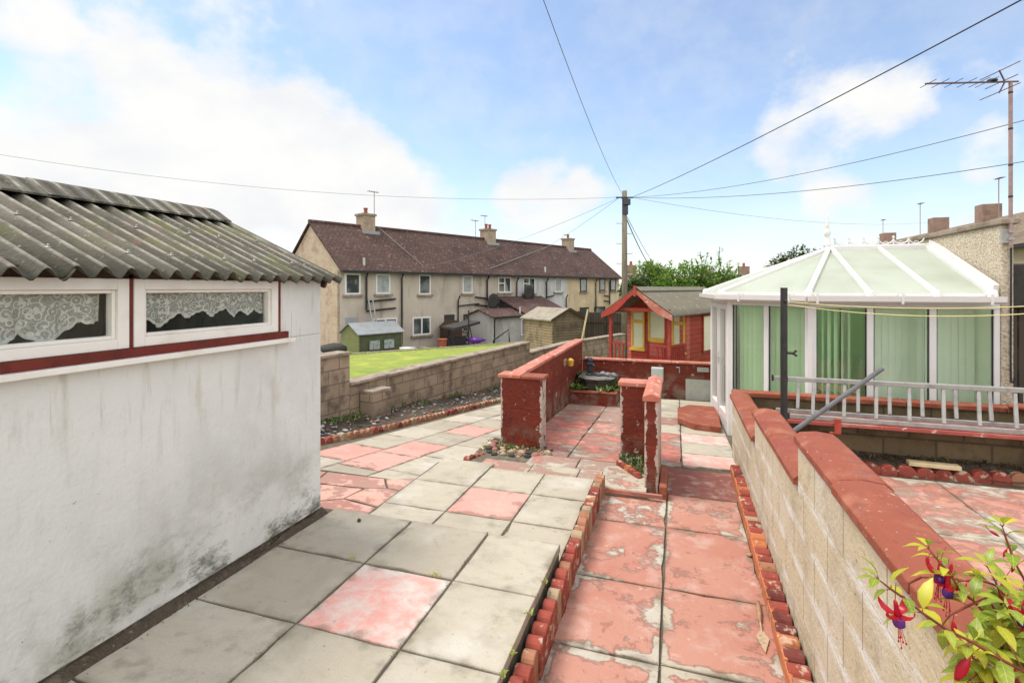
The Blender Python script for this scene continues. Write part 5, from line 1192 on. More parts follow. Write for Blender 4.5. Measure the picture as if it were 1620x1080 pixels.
# ---------------------------------------------------------------- sheds in the neighbour gardens
def gshed(name,label,corner,dx,w,d,zb,ze,zr_,sidem,gablem,roofm,ridge_along_x=True,ovh=.12):
    """corner = near corner (cam x,y); dx = cam direction of local x"""
    a=math.atan2(dx[1],dx[0])+TH; p=CW(*corner); t=thing(name,label,'shed',(p[0],p[1],zb),a)
    h=ze-zb; r=zr_-zb
    b=MB(); b.box(0,w,0,d,0,h); b.build('side_wall',sidem,t)
    if ridge_along_x:
        for q in (-.012,w-.03): MB().extr([(-.003,0),(d+.003,0),(d+.003,h),(d/2,r-.04),(-.003,h)],q,q+.042,axis='x').build('gable_wall',gablem,t)
        P=[(-ovh,-ovh,h-.03),(w+ovh,-ovh,h-.03),(w+ovh,d/2,r),(-ovh,d/2,r),(-ovh,d+ovh,h-.03),(w+ovh,d+ovh,h-.03)]
    else:
        for q in (-.012,d-.03): MB().extr([(0,0),(w,0),(w,h),(w/2,r-.04),(0,h)],q,q+.042,axis='y').build('gable_wall',gablem,t)
        P=[(-ovh,-ovh,h-.03),(-ovh,d+ovh,h-.03),(w/2,d+ovh,r),(w/2,-ovh,r),(w+ovh,-ovh,h-.03),(w+ovh,d+ovh,h-.03)]
        P=[P[1],P[0],P[3],P[2],P[5],P[4]]
    dn=[(x,y,z-.05) for x,y,z in P]; b=MB()
    b.add(P+dn,[(0,1,2,3),(3,2,5,4),(6,9,8,7),(9,10,11,8),(0,6,7,1),(4,5,11,10),(0,3,9,6),(3,4,10,9),(1,7,8,2),(2,8,11,5)]); b.build('roof',roofm,t)
    return t,h
t,h=gshed('wooden_shed','low dark green wooden shed with pale felt roof at the lawn edge',(-7.87,26.0),(.667,.745),2.67,1.74,-2.3,-.62,-.10,'greenplank','greenplanklit','felt_grey')
for x0 in (.55,1.45):
    b=MB(); b.box(x0,x0+.72,-.045,-.004,.75,1.32); o=b.build('window','greenplank',t); MB().box(x0+.05,x0+.67,-.055,-.046,.80,1.27).build('pane','laceglass',o)
t,h=gshed('wooden_shed','weathered brown wooden shed with tan felt roof behind the boundary wall',(1.73,22.0),(.85,.53),1.8,2.25,-1.35,.38,.84,'brownplank','brownplankshaded','felt_tan',False)
for x in (0,1.8): MB().bar((x,-.03,0),(x,-.03,h),.06,.04).build('corner_trim','brownplank',t)
b=MB(); b.bar((-.12,-.14,h-.05),(.9,-.14,.84+1.35-.02),.03,.10); b.bar((1.92,-.14,h-.05),(.9,-.14,.84+1.35-.02),.03,.10); b.build('barge_board','dark_brown_wood',t)
# bin store by passage
t,h=gshed('bin_store','small dark brown timber store beside the passage of the terrace',tuple(HA+e1*(hS(690))+Vector((e1.y,-e1.x))*1.3),(.667,.745),1.1,.9,-2.35,-.75,-.35,'dark_brown_wood','dark_brown_wood','dark_brown_wood',False,.06)
# garden swing
sp_=HA+e1*hS(662)+Vector((e1.y,-e1.x))*3.0; p=CW(sp_.x,sp_.y); t=thing('garden_swing','black garden swing seat with folded canopy standing before the terrace','garden swing',(p[0],p[1],-2.3),hang)
b=MB()
for x in (0,1.6):
    b.tube([(x,-.55,0),(x,0,1.7)],.03,6); b.tube([(x,.55,0),(x,0,1.7)],.03,6)
b.tube([(0,0,1.7),(1.6,0,1.7)],.03,6); b.build('frame','black_plastic',t)
b=MB(); b.add([(-.25,-.7,1.55),(1.85,-.7,1.85),(1.85,.5,1.95),(-.25,.5,1.65),(-.25,-.7,1.72),(1.85,-.7,2.0),(1.85,.5,2.05),(-.25,.5,1.75)],[(3,2,1,0),(4,5,6,7),(0,1,5,4),(1,2,6,5),(2,3,7,6),(3,0,4,7)]); b.build('canopy','slate_dark',t)
b=MB(); b.box(.1,1.5,-.3,.25,.5,.62); b.box(.1,1.5,.2,.3,.62,1.1); b.build('seat','slate_dark',t)
# clothes post & handrail, tub
pp=V3(741.5,545,27); p=Vector((pp.x,pp.y,-2.3)); tag(MB().tube([(p.x,p.y,-2.3),(p.x,p.y,.55)],.04,8).build('clothes_post','black_plastic'),'thin black drying post standing in front of the grey extension','clothes post')
hr=[V3(781,538,29),V3(805,521,29),V3(806,541,29)]; tag(MB().tube(hr,.045,6).tube([hr[0],V3(780.5,545,29)],.045,6).build('handrail','black_plastic'),'black sloping handrail beside the grey extension','handrail')
b=MB(); q=V3(645,551,26.5); b.lathe([(.3,-.5),(.42,0),(.45,.05)],tuple(q),12); tag(b.build('tub','white_upvc',smooth=True),'white plastic tub beside the green shed','tub')
b=MB(); q=V3(752,538,30); b.blob(tuple(q),.6,.4,.16,0,5,.25); tag(b.build('folded_cover','flower_purple',smooth=True),'crumpled purple cover lying before the grey extension','cover')
b=MB(); q=V3(527,552,25); b.blob(tuple(q),.75,.4,.3,0,6,.2); tag(b.build('folded_cover','slate_dark',smooth=True),'crumpled black cover left of the green shed','cover')
for (px,py,mt,lab) in ((700,536,'terracotta_pot','squat terracotta pot near the garden swing'),(668,549,'stonecap','pale paving offcut stacked by the lawn kerb')):
    q=V3(px,py,29); b=MB(); b.lathe([(.2,-.6),(.26,-.1),(.3,0)],tuple(q),10); tag(b.build('pot',mt),lab,'pot')
# dark fence
f0=Vector((3.55,25.0)); f1=Vector((6.9,29.5)); f0=Vector((3.5,24.5)); d=(Vector((5.2,24.6))-Vector((3.3,25.6)))
p=CW(3.25,25.0); q=CW(5.7,24.0); a=math.atan2(q[1]-p[1],q[0]-p[0]); L=math.hypot(q[0]-p[0],q[1]-p[1])
t=thing('timber_fence','dark weathered board fence between brown shed and telegraph pole','fence',(p[0],p[1],-1.7),a)
MB().box(0,L,0,.04,0,2.25).build('boards','darkplank',t)
for x in (0.0,L/2,L-.1): MB().box(x,x+.1,-.06,-.002,0,2.3).build('post','dark_brown_wood',t)
MB().box(0,L,-.05,-.003,1.75,1.85).build('rail','dark_brown_wood',t)
tag(MB().bar(V3(919,545,20.3),V3(930,489,20.3),.06,.06).build('timber_prop','offcut_timber'),'pale timber prop leaning against the right end of the brown shed','prop')
# ---------------------------------------------------------------- playhouse
pa=math.atan2(-.67,.74)+TH; p=CW(2.33,12.0); PB=-.78
ph=thing('playhouse','red wooden playhouse with yellow windows, porch and corrugated roof','playhouse',(p[0],p[1],PB),pa)
W=1.5; D0=.845; D1=3.7; EH=1.24-PB; RH=1.72-PB
b=MB(); b.box(0,W,D0,D0+.05,0,EH); b.extr([(0.002,EH),(W-.002,EH),(W/2,RH-.03)],D0,D0+.05); b.build('front_wall','plankred',ph)
b=MB(); b.box(0,.05,D0+.05,D1,0,EH); b.box(0.05,W-.05,D1-.05,D1,0,EH); b.box(W-.05,W,D0+.05,D1,0,EH); b.build('side_wall','plankred',ph)
b=MB(); b.box(W-.16,W+.012,D0-.015,D0+.16,0,EH-.01); b.box(-.012,.1,D0-.015,D0+.05,0,EH-.01); b.build('corner_panel','plankpink',ph)
b=MB(); b.box(-.02,W+.02,-.05,D0,0,.15); b.build('porch_floor','plankred',ph)
PLx=(lambda px:None)
def pfx(px,dy):  # local x on plane y=dy for a bearing
    k=(px-810)/800; a=pa-TH; ux=Vector((math.cos(a),math.sin(a))); uy=Vector((-ux.y,ux.x)); q=Vector((2.33,12.0))+uy*dy
    x=(q.y*k-q.x)/(ux.x-ux.y*k); return x,(q+ux*x).y
def pfz(px,py,dy): x,t=pfx(px,dy); return H+(455-py)/800*t-PB
def pwin(px0,px1,py0,py1,dy=D0):
    x0=pfx(px0,dy)[0]; x1=pfx(px1,dy)[0]; z1=pfz((px0+px1)/2,py0,dy); z0=pfz((px0+px1)/2,py1,dy); f=.045; y0,y1=dy-.035,dy-.002
    b=MB(); b.box(x0,x0+f,y0,y1,z0,z1); b.box(x1-f,x1,y0,y1,z0,z1); b.box(x0+f,x1-f,y0,y1,z0,z0+f); b.box(x0+f,x1-f,y0,y1,z1-f,z1); zm=z1-(z1-z0)*.27; b.box(x0+f,x1-f,y0,y1,zm-.05,zm+.03)
    b.box(x0-.03,x1+.03,y0-.05,y1,z0-.05,z0-.001)
    o=b.build('window','yellow_paint',ph,bevel=.004)
    b=MB(); b.box(x0+f,x1-f,y0+.018,y0+.024,z0+f,z1-f); b.build('pane','glass',o)
    b=MB(); b.box(x0+f,x1-f,y0+.026,y1,z0+f,z1-f); b.build('blind','pale_blind',o)
    b=MB()
    n=5
    for k in range(n): b.lathe([(.03,0),(.03,.006)],(0,0,0),8)
pwin(999.5,1020.5,491.5,551); pwin(1063,1084.5,493.5,556)
# door
x0=pfx(1026,D0)[0]; x1=pfx(1055,D0)[0]; b=MB(); zt=1.42-PB-.1; y0=D0-.03
b.box(x0-.05,x0,y0-.02,D0-.002,.15,zt+.05); b.box(x1,x1+.05,y0-.02,D0-.002,.15,zt+.05); b.build('door_frame','postred',ph)
b=MB(); zw=pfz(1040,533,D0); b.box(x0,x0+.05,y0,D0-.003,.15,zt); b.box(x1-.05,x1,y0,D0-.003,.15,zt); b.box(x0+.05,x1-.05,y0,D0-.003,.15,zw-.1); b.box(x0+.05,x1-.05,y0,D0-.003,zt-.05,zt); dr=b.build('door','door_red',ph,bevel=.004)
b=MB(); b.box(x0+.05,x1-.05,y0+.008,y0+.014,zw-.1,zt-.05); b.build('pane','glass',dr)
b=MB(); b.box(x0+.05,x1-.05,y0+.016,D0-.003,zw-.1,zt-.05); b.build('blind','pale_blind',dr)
b=MB(); b.box(x0+.05,x1-.05,y0-.01,y0+.004,zw-.13,zw-.02); b.box(x0-.01,x0+.05,y0-.01,y0-.001,zw-.1,zt); b.build('trim','yellow_paint',dr)
b=MB(); b.box(x0+.055,x1-.055,y0-.012,y0-.001,zw-.46,zw-.16); b.build('lower_panel','plankpink',dr)
b=MB(); b.lathe([(.02,0),(.025,.02),(.012,.03)],(x1-.03,y0-.03,zw-.25),8); b.build('handle','bright_steel',dr)
# side window
def sidewin(y0,y1,z0,z1):
    b=MB(); b.box(W+.002,W+.03,y0,y1,z0,z1); o=b.build('window','plankred',ph); MB().box(W+.031,W+.036,y0+.05,y1-.05,z0+.05,z1-.05).build('pane','pale_blind',o)
sidewin(1.75,2.6,.95,1.88)
# posts
for x in (0.02,W-.02): MB().box(x-.035,x+.035,-.035,.035,.15,EH).build('post','postred',ph,bevel=.006)
MB().box(.0,W,-.03,.03,EH-.02,EH+.05).build('beam','postred',ph)
def rail(x0,x1):
    b=MB(); b.box(x0,x1,-.025,.025,1.22,1.27); b.box(x0,x1,-.02,.02,.45,.50)
    x=x0+.08
    while x<x1-.03: b.box(x-.018,x+.018,-.014,.014,.50,1.22); x+=.105
    b.build('railing','postred',ph)
rail(.055,.42); rail(W-.055+.001,W+.0) if False else None
b=MB()
y=.06
for k in range(7): b.box(-.0+W-.035,W+.0,y+.02,y+.055,.50,1.22); y+=.11
b.box(W-.04,W+.005,.035,D0-.016,1.22,1.27); b.box(W-.04,W+.005,.035,D0-.016,.45,.50); b.build('railing','postred',ph)
rail(1.12,W-.06)
# barge boards (curved bottom edge)
for sgn in (-1,1):
    b=MB(); n=10; vs=[];fs=[]; xr,xe=W/2,W/2+sgn*(W/2+.13); 
    for k in range(n+1):
        t=k/n; x=xr+(xe-xr)*t; z=RH+.0+(EH-.09-RH)*t; lo=z-.10-.09*math.sin(math.pi*t)**2*(1 if 1 else 0)+.02*math.sin(6*t)
        for y in (-.19,-.16): vs+=[(x,y,z),(x,y,lo)]
    for k in range(n):
        a=4*k; c=a+4; fs+=[(a,a+1,c+1,c) if sgn>0 else (a,c,c+1,a+1),(a+2,c+2,c+3,a+3) if sgn>0 else (a+2,a+3,c+3,c+2),(a,c,c+2,a+2),(a+1,a+3,c+3,c+1)]
    b.add(vs,fs); b.build('barge_board','coppale' if sgn>0 else 'postred',ph)
MB().box(W/2-.03,W/2+.03,-.21,-.165,RH-.16,RH+.08).build('finial','postred',ph)
for sgn in (-1,1):
    b=MB(); corr(b,W/2+sgn*(W/2+.16),EH-.09,W/2,RH+.02,-.17,D1+.15,.09,.016); b.build('roof_sheet','playsheet',ph,smooth=True)
b=MB(); b.extr([(W/2+.14,RH-.03),(W/2,RH+.06),(W/2-.14,RH-.03),(W/2-.14,RH-.045),(W/2,RH+.045),(W/2+.14,RH-.045)],-.17,D1+.15); b.build('ridge_cap','playsheet',ph)
# ---------------------------------------------------------------- telegraph pole & cables
tp=V3(988,455,21); TZ=H+153*21/800
tpo=thing('telegraph_pole','tall weathered timber telegraph pole behind the playhouse','pole',(tp.x,tp.y,-2))
MB().tube([(tp.x,tp.y,-2),(tp.x,tp.y,TZ)],[.135,.10],14).build('shaft','timberpole',tpo,world=True,smooth=True)
cxv=Vector((cs,sn,0))
b=MB(); b.lathe([(.125,0),(.125,.05)],(tp.x,tp.y,TZ-.32),14); b.box(-.36,.36,-.03,.03,TZ-.30,TZ-.25,M=Matrix.Translation((tp.x,tp.y,0))@Matrix.Rotation(TH,4,'Z')); b.build('crossarm','black_plastic',tpo,world=True)
b=MB(); b.box(-.09,.20,-.24,-.11,TZ-.62,TZ-.36,M=Matrix.Translation((tp.x,tp.y,0))@Matrix.Rotation(TH,4,'Z')); b.box(-.12,.12,-.16,-.1,TZ-1.0,TZ-.32,M=Matrix.Translation((tp.x,tp.y,0))@Matrix.Rotation(TH,4,'Z')); b.build('junction_box','pump_iron',tpo,world=True,bevel=.02)
for k in range(6):
    z=TZ-1.35-k*.42; sg=1 if k%2 else -1; q=Vector((tp.x,tp.y,z)); MB().tube([q+cxv*sg*.08,q+cxv*sg*.32,q+cxv*sg*.32+Vector((0,0,.04))],.018,6).build('step',['pot_metal'],tpo,world=True)
PT_=Vector((tp.x,tp.y,TZ-.27))
def oc(label,q,sag,rad=.009,mat='cable_black',dx=0,p=None): return line('overhead_cable',label,(p or PT_)+cxv*dx,q,sag,rad,mat,'cable',40,'overhead cables')
oc('thick overhead cable rising to the top right corner of the sky',V3(1700,-45,5),.12,.009,dx=.3)
oc('middle overhead cable running right from the pole across the aerial mast',V3(1760,152,9),.35,.009,'cable_grey',.32)
oc('lower overhead cable running right from the pole past the aerial mast',V3(1760,232,10),.35,.010,'cable_grey',.32)
oc('single overhead cable climbing from the pole to the top centre of the sky',V3(838,-60,6.5),.30,.0065,'cable_grey')
oc('long cable sagging left from the pole over the corrugated shed roof',V3(-160,217,17),  .75,.007,'stone_grey',-.3)
oc('faint cable from the pole to the left part of the terrace eaves',tuple(hs.matrix_basis@Vector((hS(606),-.5,HE-.1))),.5,.007,'cable_grey',-.2)
oc('faint cable from the pole to the middle of the terrace eaves',tuple(hs.matrix_basis@Vector((hS(770),-.5,HE-.1))),.3,.007,'cable_grey',-.2)
oc('black service cable dropping right from halfway up the pole',V3(1031,424,34),.2,.022,'cable_black',.1,Vector((tp.x,tp.y,TZ-1.2)))
oc('thin stay wire beside the black service cable on the pole',V3(1036,420,34),.1,.013,'cable_grey',.12,Vector((tp.x,tp.y,TZ-1.1)))
oc('faint distant cable running right from the pole above the conservatory finial',V3(1470,352,34),.5,.007,'cable_grey',.3)
# ---------------------------------------------------------------- right terrace
rt=thing('terraced_houses','brown roofed terrace with brick chimneys rising behind the roughcast wall','house',(17,36,-2.0))
ya,yb=12,56; xe=13.4; xr=17; ez=3.65; rz2=5.65
MB().box(xe+.3,2*xr-xe-.3,ya+.1,yb-.1,-2.5,ez).build('wall','wall_cream',rt,world=True)
b=MB(); P=[(xe,ya-.2,ez-.1),(xe,yb+.2,ez-.1),(xr,yb+.2,rz2),(xr,ya-.2,rz2),(2*xr-xe,ya-.2,ez-.1),(2*xr-xe,yb+.2,ez-.1)]; P=[P[1],P[0],P[3],P[2],P[5],P[4]]; dn=[(x,y,z-.12) for x,y,z in P]
b.add(P+dn,[(0,1,2,3),(3,2,5,4),(6,9,8,7),(9,10,11,8),(0,6,7,1),(4,5,11,10),(0,3,9,6),(3,4,10,9),(1,7,8,2),(2,8,11,5)]); rroof=b.build('roof','rooftile_brown',rt,world=True)
MB().box(xe-.12,xe,ya-.2,yb+.2,ez-.24,ez-.1).build('gutter','black_plastic',rt,world=True)
for (y,w,h,mt,pots) in ((36.0,.8,.85,'brick',1),(41.8,.8,.85,'brick',1),(50.5,1.0,.7,'brick',2)):
    b=MB(); b.box(xr-.45,xr+.45,y-w/2,y+w/2,rz2-.6,rz2+h); c=b.build('chimney',mt,rroof,world=True)
    b=MB(); b.box(xr-.53,xr+.53,y-w/2-.08,y+w/2+.08,rz2+h,rz2+h+.16); b.build('cap','stonecap',c,world=True)
    for i in range(pots):
        b=MB(); b.lathe([(.14,0),(.12,.3),(.15,.32),(.1,.36)],(xr,y+(i-(pots-1)/2)*.45,rz2+h+.16),10); b.build('pot','terracotta_pot',c,world=True)
for (y,h,lab) in ((35.0,2.4,'thin aerial beside the nearest brick chimney'),(44.5,2.5,'small aerial between the two farther brick chimneys'),(51.5,2.2,'faint aerial beside the farthest brick chimney')):
    t=thing('roof_aerial',lab,'aerial',(xr,y,rz2-.2)); MB().tube([(0,0,0),(0,0,h)],.025,6).build('mast','aerial_mast',t); b=MB(); b.tube([(0,-.4,h-.05),(0,.3,h-.05)],.02,5)
    for k in range(4): b.tube([(-.15,-.35+k*.18,h-.05),(.15,-.35+k*.18,h-.05)],.014,4)
    b.build('boom','aerial_metal',t)
for (y0,y1) in ((17.3,18.8),(20.6,21.8),(24,25.2),(27.5,28.8),(32,33.4)):
    b=MB(); b.box(xe+.27,xe+.298,y0,y1,1.0,2.4); o=b.build('window','white_upvc',rt,world=True); b=MB(); b.box(xe+.255,xe+.269,y0+.1,y1-.1,1.1,2.3); b.build('pane','farglass',o,world=True)
# ---------------------------------------------------------------- distant roofs
for i,(px0,px1,py,t_,lab) in enumerate(((1000,1048,432,62,'distant brown roofed house right of the telegraph pole'),(1040,1145,436,75,'distant long roof behind the leafy bush'),(1140,1200,433,68,'distant roof with a chimney behind the bush and conservatory'))):
    x0=(px0-810)/800*t_; x1=(px1-810)/800*t_; zz=H+(455-py)/800*t_; w_=CW(x0,t_); L=x1-x0
    t=thing('distant_house',lab,'house',(w_[0],w_[1],-3),TH)
    MB().box(0,L,0,6,0,zz+3-2.2).build('wall','wall_grey',t)
    b=MB(); hh=zz+3; P=[(-.3,-.3,hh-2.3),(L+.3,-.3,hh-2.3),(L+.3,3,hh),(-.3,3,hh),(-.3,6.3,hh-2.3),(L+.3,6.3,hh-2.3)]; dn=[(x,y,z-.15) for x,y,z in P]
    b.add(P+dn,[(0,1,2,3),(3,2,5,4),(6,9,8,7),(9,10,11,8),(0,6,7,1),(4,5,11,10),(0,3,9,6),(3,4,10,9),(1,7,8,2),(2,8,11,5)]); r_=b.build('roof','rooftile_far',t)
    for f in ((.15,.85) if i!=2 else (.88,)):
        b=MB(); b.box(L*f-.6,L*f+.6,2.5,3.5,hh-.6,hh+1.1); c=b.build('chimney','brick',r_); MB().lathe([(.2,0),(.16,.5)],(L*f,3,hh+1.1),8).build('pot','terracotta_pot',c)
# ---------------------------------------------------------------- trees
def tree(name,label,base,h,clumps,nleaf,lsize,mat,seed,trunk=.12,cat='tree',shoots=0):
    rg=random.Random(seed); t=thing(name,label,cat,base)
    b=MB(); B=Vector(base); zb=min(c[2] for c in clumps)
    b.tube([B,B+Vector((.05,.03,h*.35)),B+Vector((0,.05,h*.55))],[trunk,trunk*.75,trunk*.5],8)
    for c in clumps:
        b.tube([B+Vector((0,0,h*rg.uniform(.25,.5))),B.lerp(Vector(c[:3]),.6)+Vector((rg.uniform(-.1,.1),0,.1)),Vector(c[:3])],[trunk*.45,trunk*.3,trunk*.1],6)
    b.build('trunk','bark',t,world=True)
    b=MB(); tot=sum(c[3]**2 for c in clumps)
    for c in clumps:
        n=int(nleaf*c[3]**2/tot)
        for k in range(n):
            v=Vector((rg.gauss(0,1),rg.gauss(0,1),rg.gauss(0,1))).normalized(); r_=c[3]*(rg.random()**.45)*(1+.25*math.sin(5*v.x+seed)*math.cos(4*v.z+v.y*3))
            p=Vector(c[:3])+Vector((v.x*r_,v.y*r_,v.z*r_*.85)); d=v+Vector((rg.uniform(-.9,.9),rg.uniform(-.9,.9),rg.uniform(-.5,.9)))
            leafquad(b,p,d,lsize*rg.uniform(.6,1.3),lsize*.55,0,.25,.3,seg=2)
    for k in range(shoots):
        c=rg.choice(clumps); p=Vector((c[0]+rg.uniform(-1,1)*c[3],c[1]+rg.uniform(-.6,.6)*c[3],c[2]+c[3]*.5)); L=rg.uniform(.4,1.1); q=p+Vector((rg.uniform(-.25,.25),rg.uniform(-.2,.2),L))
        b.tube([p,q],.012,4)
        for i in range(int(L*14)):
            s=p.lerp(q,.2+.8*i/(L*14)); leafquad(b,s,(rg.uniform(-1,1),rg.uniform(-1,1),rg.uniform(-.1,.8)),lsize*1.1,lsize*.6,0,.25,.3,seg=2)
    b.build('crown',mat,t,world=True)
    return t
def cl(px,py,t_,r): v=V3(px,py,t_); return (v.x,v.y,v.z,r)
tb_=V3(1100,455,22)
tree('leafy_bush','bright green leafy bush with tall shoots behind the playhouse',(tb_.x,tb_.y,-2.2),3.5,[cl(1055,453,22,.65),cl(1085,441,22,.85),cl(1115,443,22.3,.85),cl(1150,450,22,.75),cl(1170,456,22.3,.6),cl(1070,470,21.5,.9),cl(1130,470,21.7,.9)],5200,.19,'leaf_bush',3,.1,'bush',16)
tb_=V3(1260,455,30)
tree('garden_tree','dark olive tree showing above the conservatory roof slope',(tb_.x,tb_.y,-2.3),6,[cl(1235,425,30,.85),cl(1265,414,30,1.0),cl(1285,420,31,.8),cl(1250,430,30,1.1),cl(1295,408,31,.6)],4200,.2,'leaf_tree',5,.16)
tb_=V3(1001,455,40)
tree('garden_tree','distant pale green tree right of the telegraph pole',(tb_.x,tb_.y,-2.4),5,[cl(1002,458,40,1.0),cl(1018,452,42,1.0),cl(1010,466,40,1.2)],2600,.3,'leaf_dark',6,.16)
tb_=V3(1030,440,55)
tree('garden_tree','faint round tree crown between distant roofs',(tb_.x,tb_.y,-2.4),6,[cl(1022,433,55,1.6),cl(1036,436,55,1.4),cl(1050,440,56,1.4)],1800,.4,'leaf_bush',8,.2)
for i,(px,py,t_,r) in enumerate(((1192,449,52,1.1),)):
    tb_=V3(px,py,t_); tree('garden_tree',('distant dark tree just left of the conservatory roof','distant low tree behind the long roof')[i],(tb_.x,tb_.y,-2.4),5,[cl(px,py,t_,r),cl(px-12,py+10,t_,r),cl(px+12,py+10,t_,r)],1300,.35,'leaf_dark',20+i,.2)
# ---------------------------------------------------------------- small things on the paving
tw=thing('trowel','small rusty pointing trowel lying on the red path','trowel',tuple(Vector((.45,3.0,-.243))))
p0=V3(1217,962,2.93); 
def onpath(px,py,z=-.245):
    v=V3(px,py,1); d=v-Vector((0,0,H)); t=(z-H)/d.z; return Vector((0,0,H))+d*t
a=onpath(1199,955); c=onpath(1203,990); e=onpath(1211,1034)
MB().tube([a+Vector((0,0,.014)),a.lerp(c,.5)+Vector((0,0,.015)),a.lerp(c,.85)+Vector((0,0,.013))],[.012,.0145,.010],10).build('handle','wood_handle',tw,world=True,smooth=True)
MB().tube([a.lerp(c,.85)+Vector((0,0,.013)),c+Vector((0,0,.02)),c.lerp(e,.3)+Vector((0,0,.006))],.0045,6).build('shank','rusty_blade',tw,world=True)
d=(e-c).normalized(); s=Vector((d.y,-d.x,0)); m0=c.lerp(e,.22); m1=c.lerp(e,.48); b=MB(); zf=Vector((0,0,.004)); th=Vector((0,0,.003))
P=[m0-s*.012,m1-s*.034,e,m1+s*.034,m0+s*.012]; b.add([p+zf for p in P]+[p+zf+th for p in P],[(0,1,2,3,4),(9,8,7,6,5)]+[(i,5+i,5+(i+1)%5,(i+1)%5) for i in range(5)]); b.build('blade','rusty_blade',tw,world=True)
q=onpath(870,1008); b=MB(); b.blob((q.x,q.y,q.z+.014),.030,.014,.014,0,4,.15,1.0); tag(b.build('wood_chip','wood_handle',smooth=True),'broken brown wood chip lying on the flaking red path','debris')
q=onpath(568,824,.004); b=MB(); b.blob((q.x,q.y,q.z+.008),.016,.013,.012,0,5,.15); tag(b.build('pebble','slate_dark',smooth=True),'tiny dark pebble lying alone on the upper slabs','pebble')
q=onpath(1191,880); b=MB(); b.blob((q.x-.02,q.y,q.z+.012),.022,.018,.012,0,6,.2); tag(b.build('brick_chip','edge_tan',smooth=True),'tan brick chip beside the orange edging on the path','debris')
# weeds in the gap by the kerb
weeds('gap_weeds','small bright weeds in the gap beside the chipped red edging',[(-.755,2.62,-.01),(-.757,2.33,-.02),(-.757,2.18,-.02),(-.757,2.95,-.02)],.022,12,['leaf_bright'],.035,12)
sp=[]; rg=random.Random(71)
for k in range(46):
    c=rg.choice([-1.893,-1.278]); y=rg.uniform(.9,5.0); sp.append((c+rg.uniform(-.004,.004),y,0 if y<3.4 else -.17))
for k in range(40):
    sp.append((rg.uniform(-.66,.52),rg.choice([2.80,3.52,4.42,5.14])+.003,-.25)) if k%2 else sp.append((-.083,rg.uniform(1.8,5.1),-.25))
weeds('joint_moss','tiny moss tufts growing in the joints between slabs',sp,.018,6,['moss_leaf','leaf_dark'],.014,21,'moss')
weeds('joint_grass','sparse yellow grass blades in the slab joint by the faded red slab',[(-1.42,2.79,0),(-1.37,2.79,0),(-2.0,2.79,0)],.02,5,['leaf_yellow'],.04,13,'grass')
b=MB(); rg=random.Random(88); vs=[];fs=[]; N_=150
for i in range(N_+1):
    y=.2+3.1*i/N_
    for k,x in enumerate((-2.635,-2.615,-2.60,-2.585,-2.57)): vs.append((x+rg.uniform(-.006,.006)*(0 if k==0 else 1),y,(.03,.018,.004,.0,-.014)[k]+(.022*math.sin(y*4.1)+.012*math.sin(y*13+1))*(1 if k<3 else .35)+rg.uniform(-.005,.005)))
for i in range(N_):
    for k in range(4): a=i*5+k; fs.append((a,a+1,a+6,a+5))
b.add(vs,fs); o=b.build('soil_strip','soil',smooth=True); o['kind']='structure'
weeds('moss_line','moss and grit along the foot of the white shed wall',[(-2.58,3.15-.12*k,-.01) for k in range(22)],.06,9,['moss_leaf','leaf_dark'],.022,14,'moss')
weeds('wall_weeds','dry weeds and litter on the soil strip under the plank',[(1.2+.13*k,6.03,.03) for k in range(20)],.08,12,['moss_leaf','dark_brown_wood'],.07,15)
# ---------------------------------------------------------------- fuchsia
fu=thing('fuchsia','yellow green leaved fuchsia bush with red flowers at the near right','plant',(1.02,1.22,-.05))
rg=random.Random(77)
def C2(x,y,t): return V3(1340+x/3.6,780+y/3.6,t)
br_=[([(180,490),(250,545),(330,600),(430,680),(560,770),(720,850),(870,940),(1040,1030)],1.0,.95),
     ([(465,315),(510,370),(560,430),(600,480),(650,560),(720,610),(800,700),(880,800),(990,880)],1.12,1.05),
     ([(885,190),(900,240),(940,350),(965,410),(1010,490),(1060,600)],1.18,1.15),
     ([(800,420),(845,500),(880,590),(950,690),(1020,760)],1.12,1.1),
     ([(545,745),(590,690),(690,640),(800,590)],1.05,1.08),
     ([(690,880),(720,940),(830,985),(960,1040)],.98,.97),
     ([(1000,560),(1010,700),(1040,850),(1060,1000)],1.2,1.15),
     ([(640,500),(740,490),(830,515),(900,560)],1.1,1.12),
     ([(700,1060),(780,1000),(900,960),(1040,930)],1.0,1.05),
     ([(760,960),(860,900),(960,820),(1060,760)],1.08,1.1)]
sb=MB(); lb=MB(); root=Vector((1.0,1.2,.35))
for (pts,t0,t1) in br_:
    P=[C2(x,y,t0+(t1-t0)*i/(len(pts)-1)) for i,(x,y) in enumerate(pts)]
    n=len(P); sb.tube(P+[P[-1].lerp(root,.5),root],[.0012]+[.0022+.0012*i/n for i in range(n)]+[.0045,.006],6)
    for i in range(n):
        p=P[i]; d=(P[max(i-1,0)]-P[min(i+1,n-1)]).normalized()   # towards the tip
        f=1 if i>1 else .75
        reps=2 if i>0 else 4
        for k in range(reps):
            a=(k*math.pi if i%2==0 else k*math.pi+math.pi/2)+rg.uniform(-.4,.4)
            if i==0: a=k*math.pi/2+rg.uniform(-.3,.3)
            x=d.cross(Vector((0,0,1))).normalized(); y=x.cross(d).normalized()
            v=x*math.cos(a)+y*math.sin(a)*.6+d*(.7 if i==0 else .35)+Vector((0,0,.15))
            L=rg.uniform(.036,.062)*f
            m=rg.choices([0,1,2],[.6,.1,.3] if i<2 else [.35,.25,.4])[0]
            q=p+v.normalized()*.008
            sb.tube([p,q],.0009,5)
            leafquad(lb,q,v,L,L*.46,m,.28,.6)
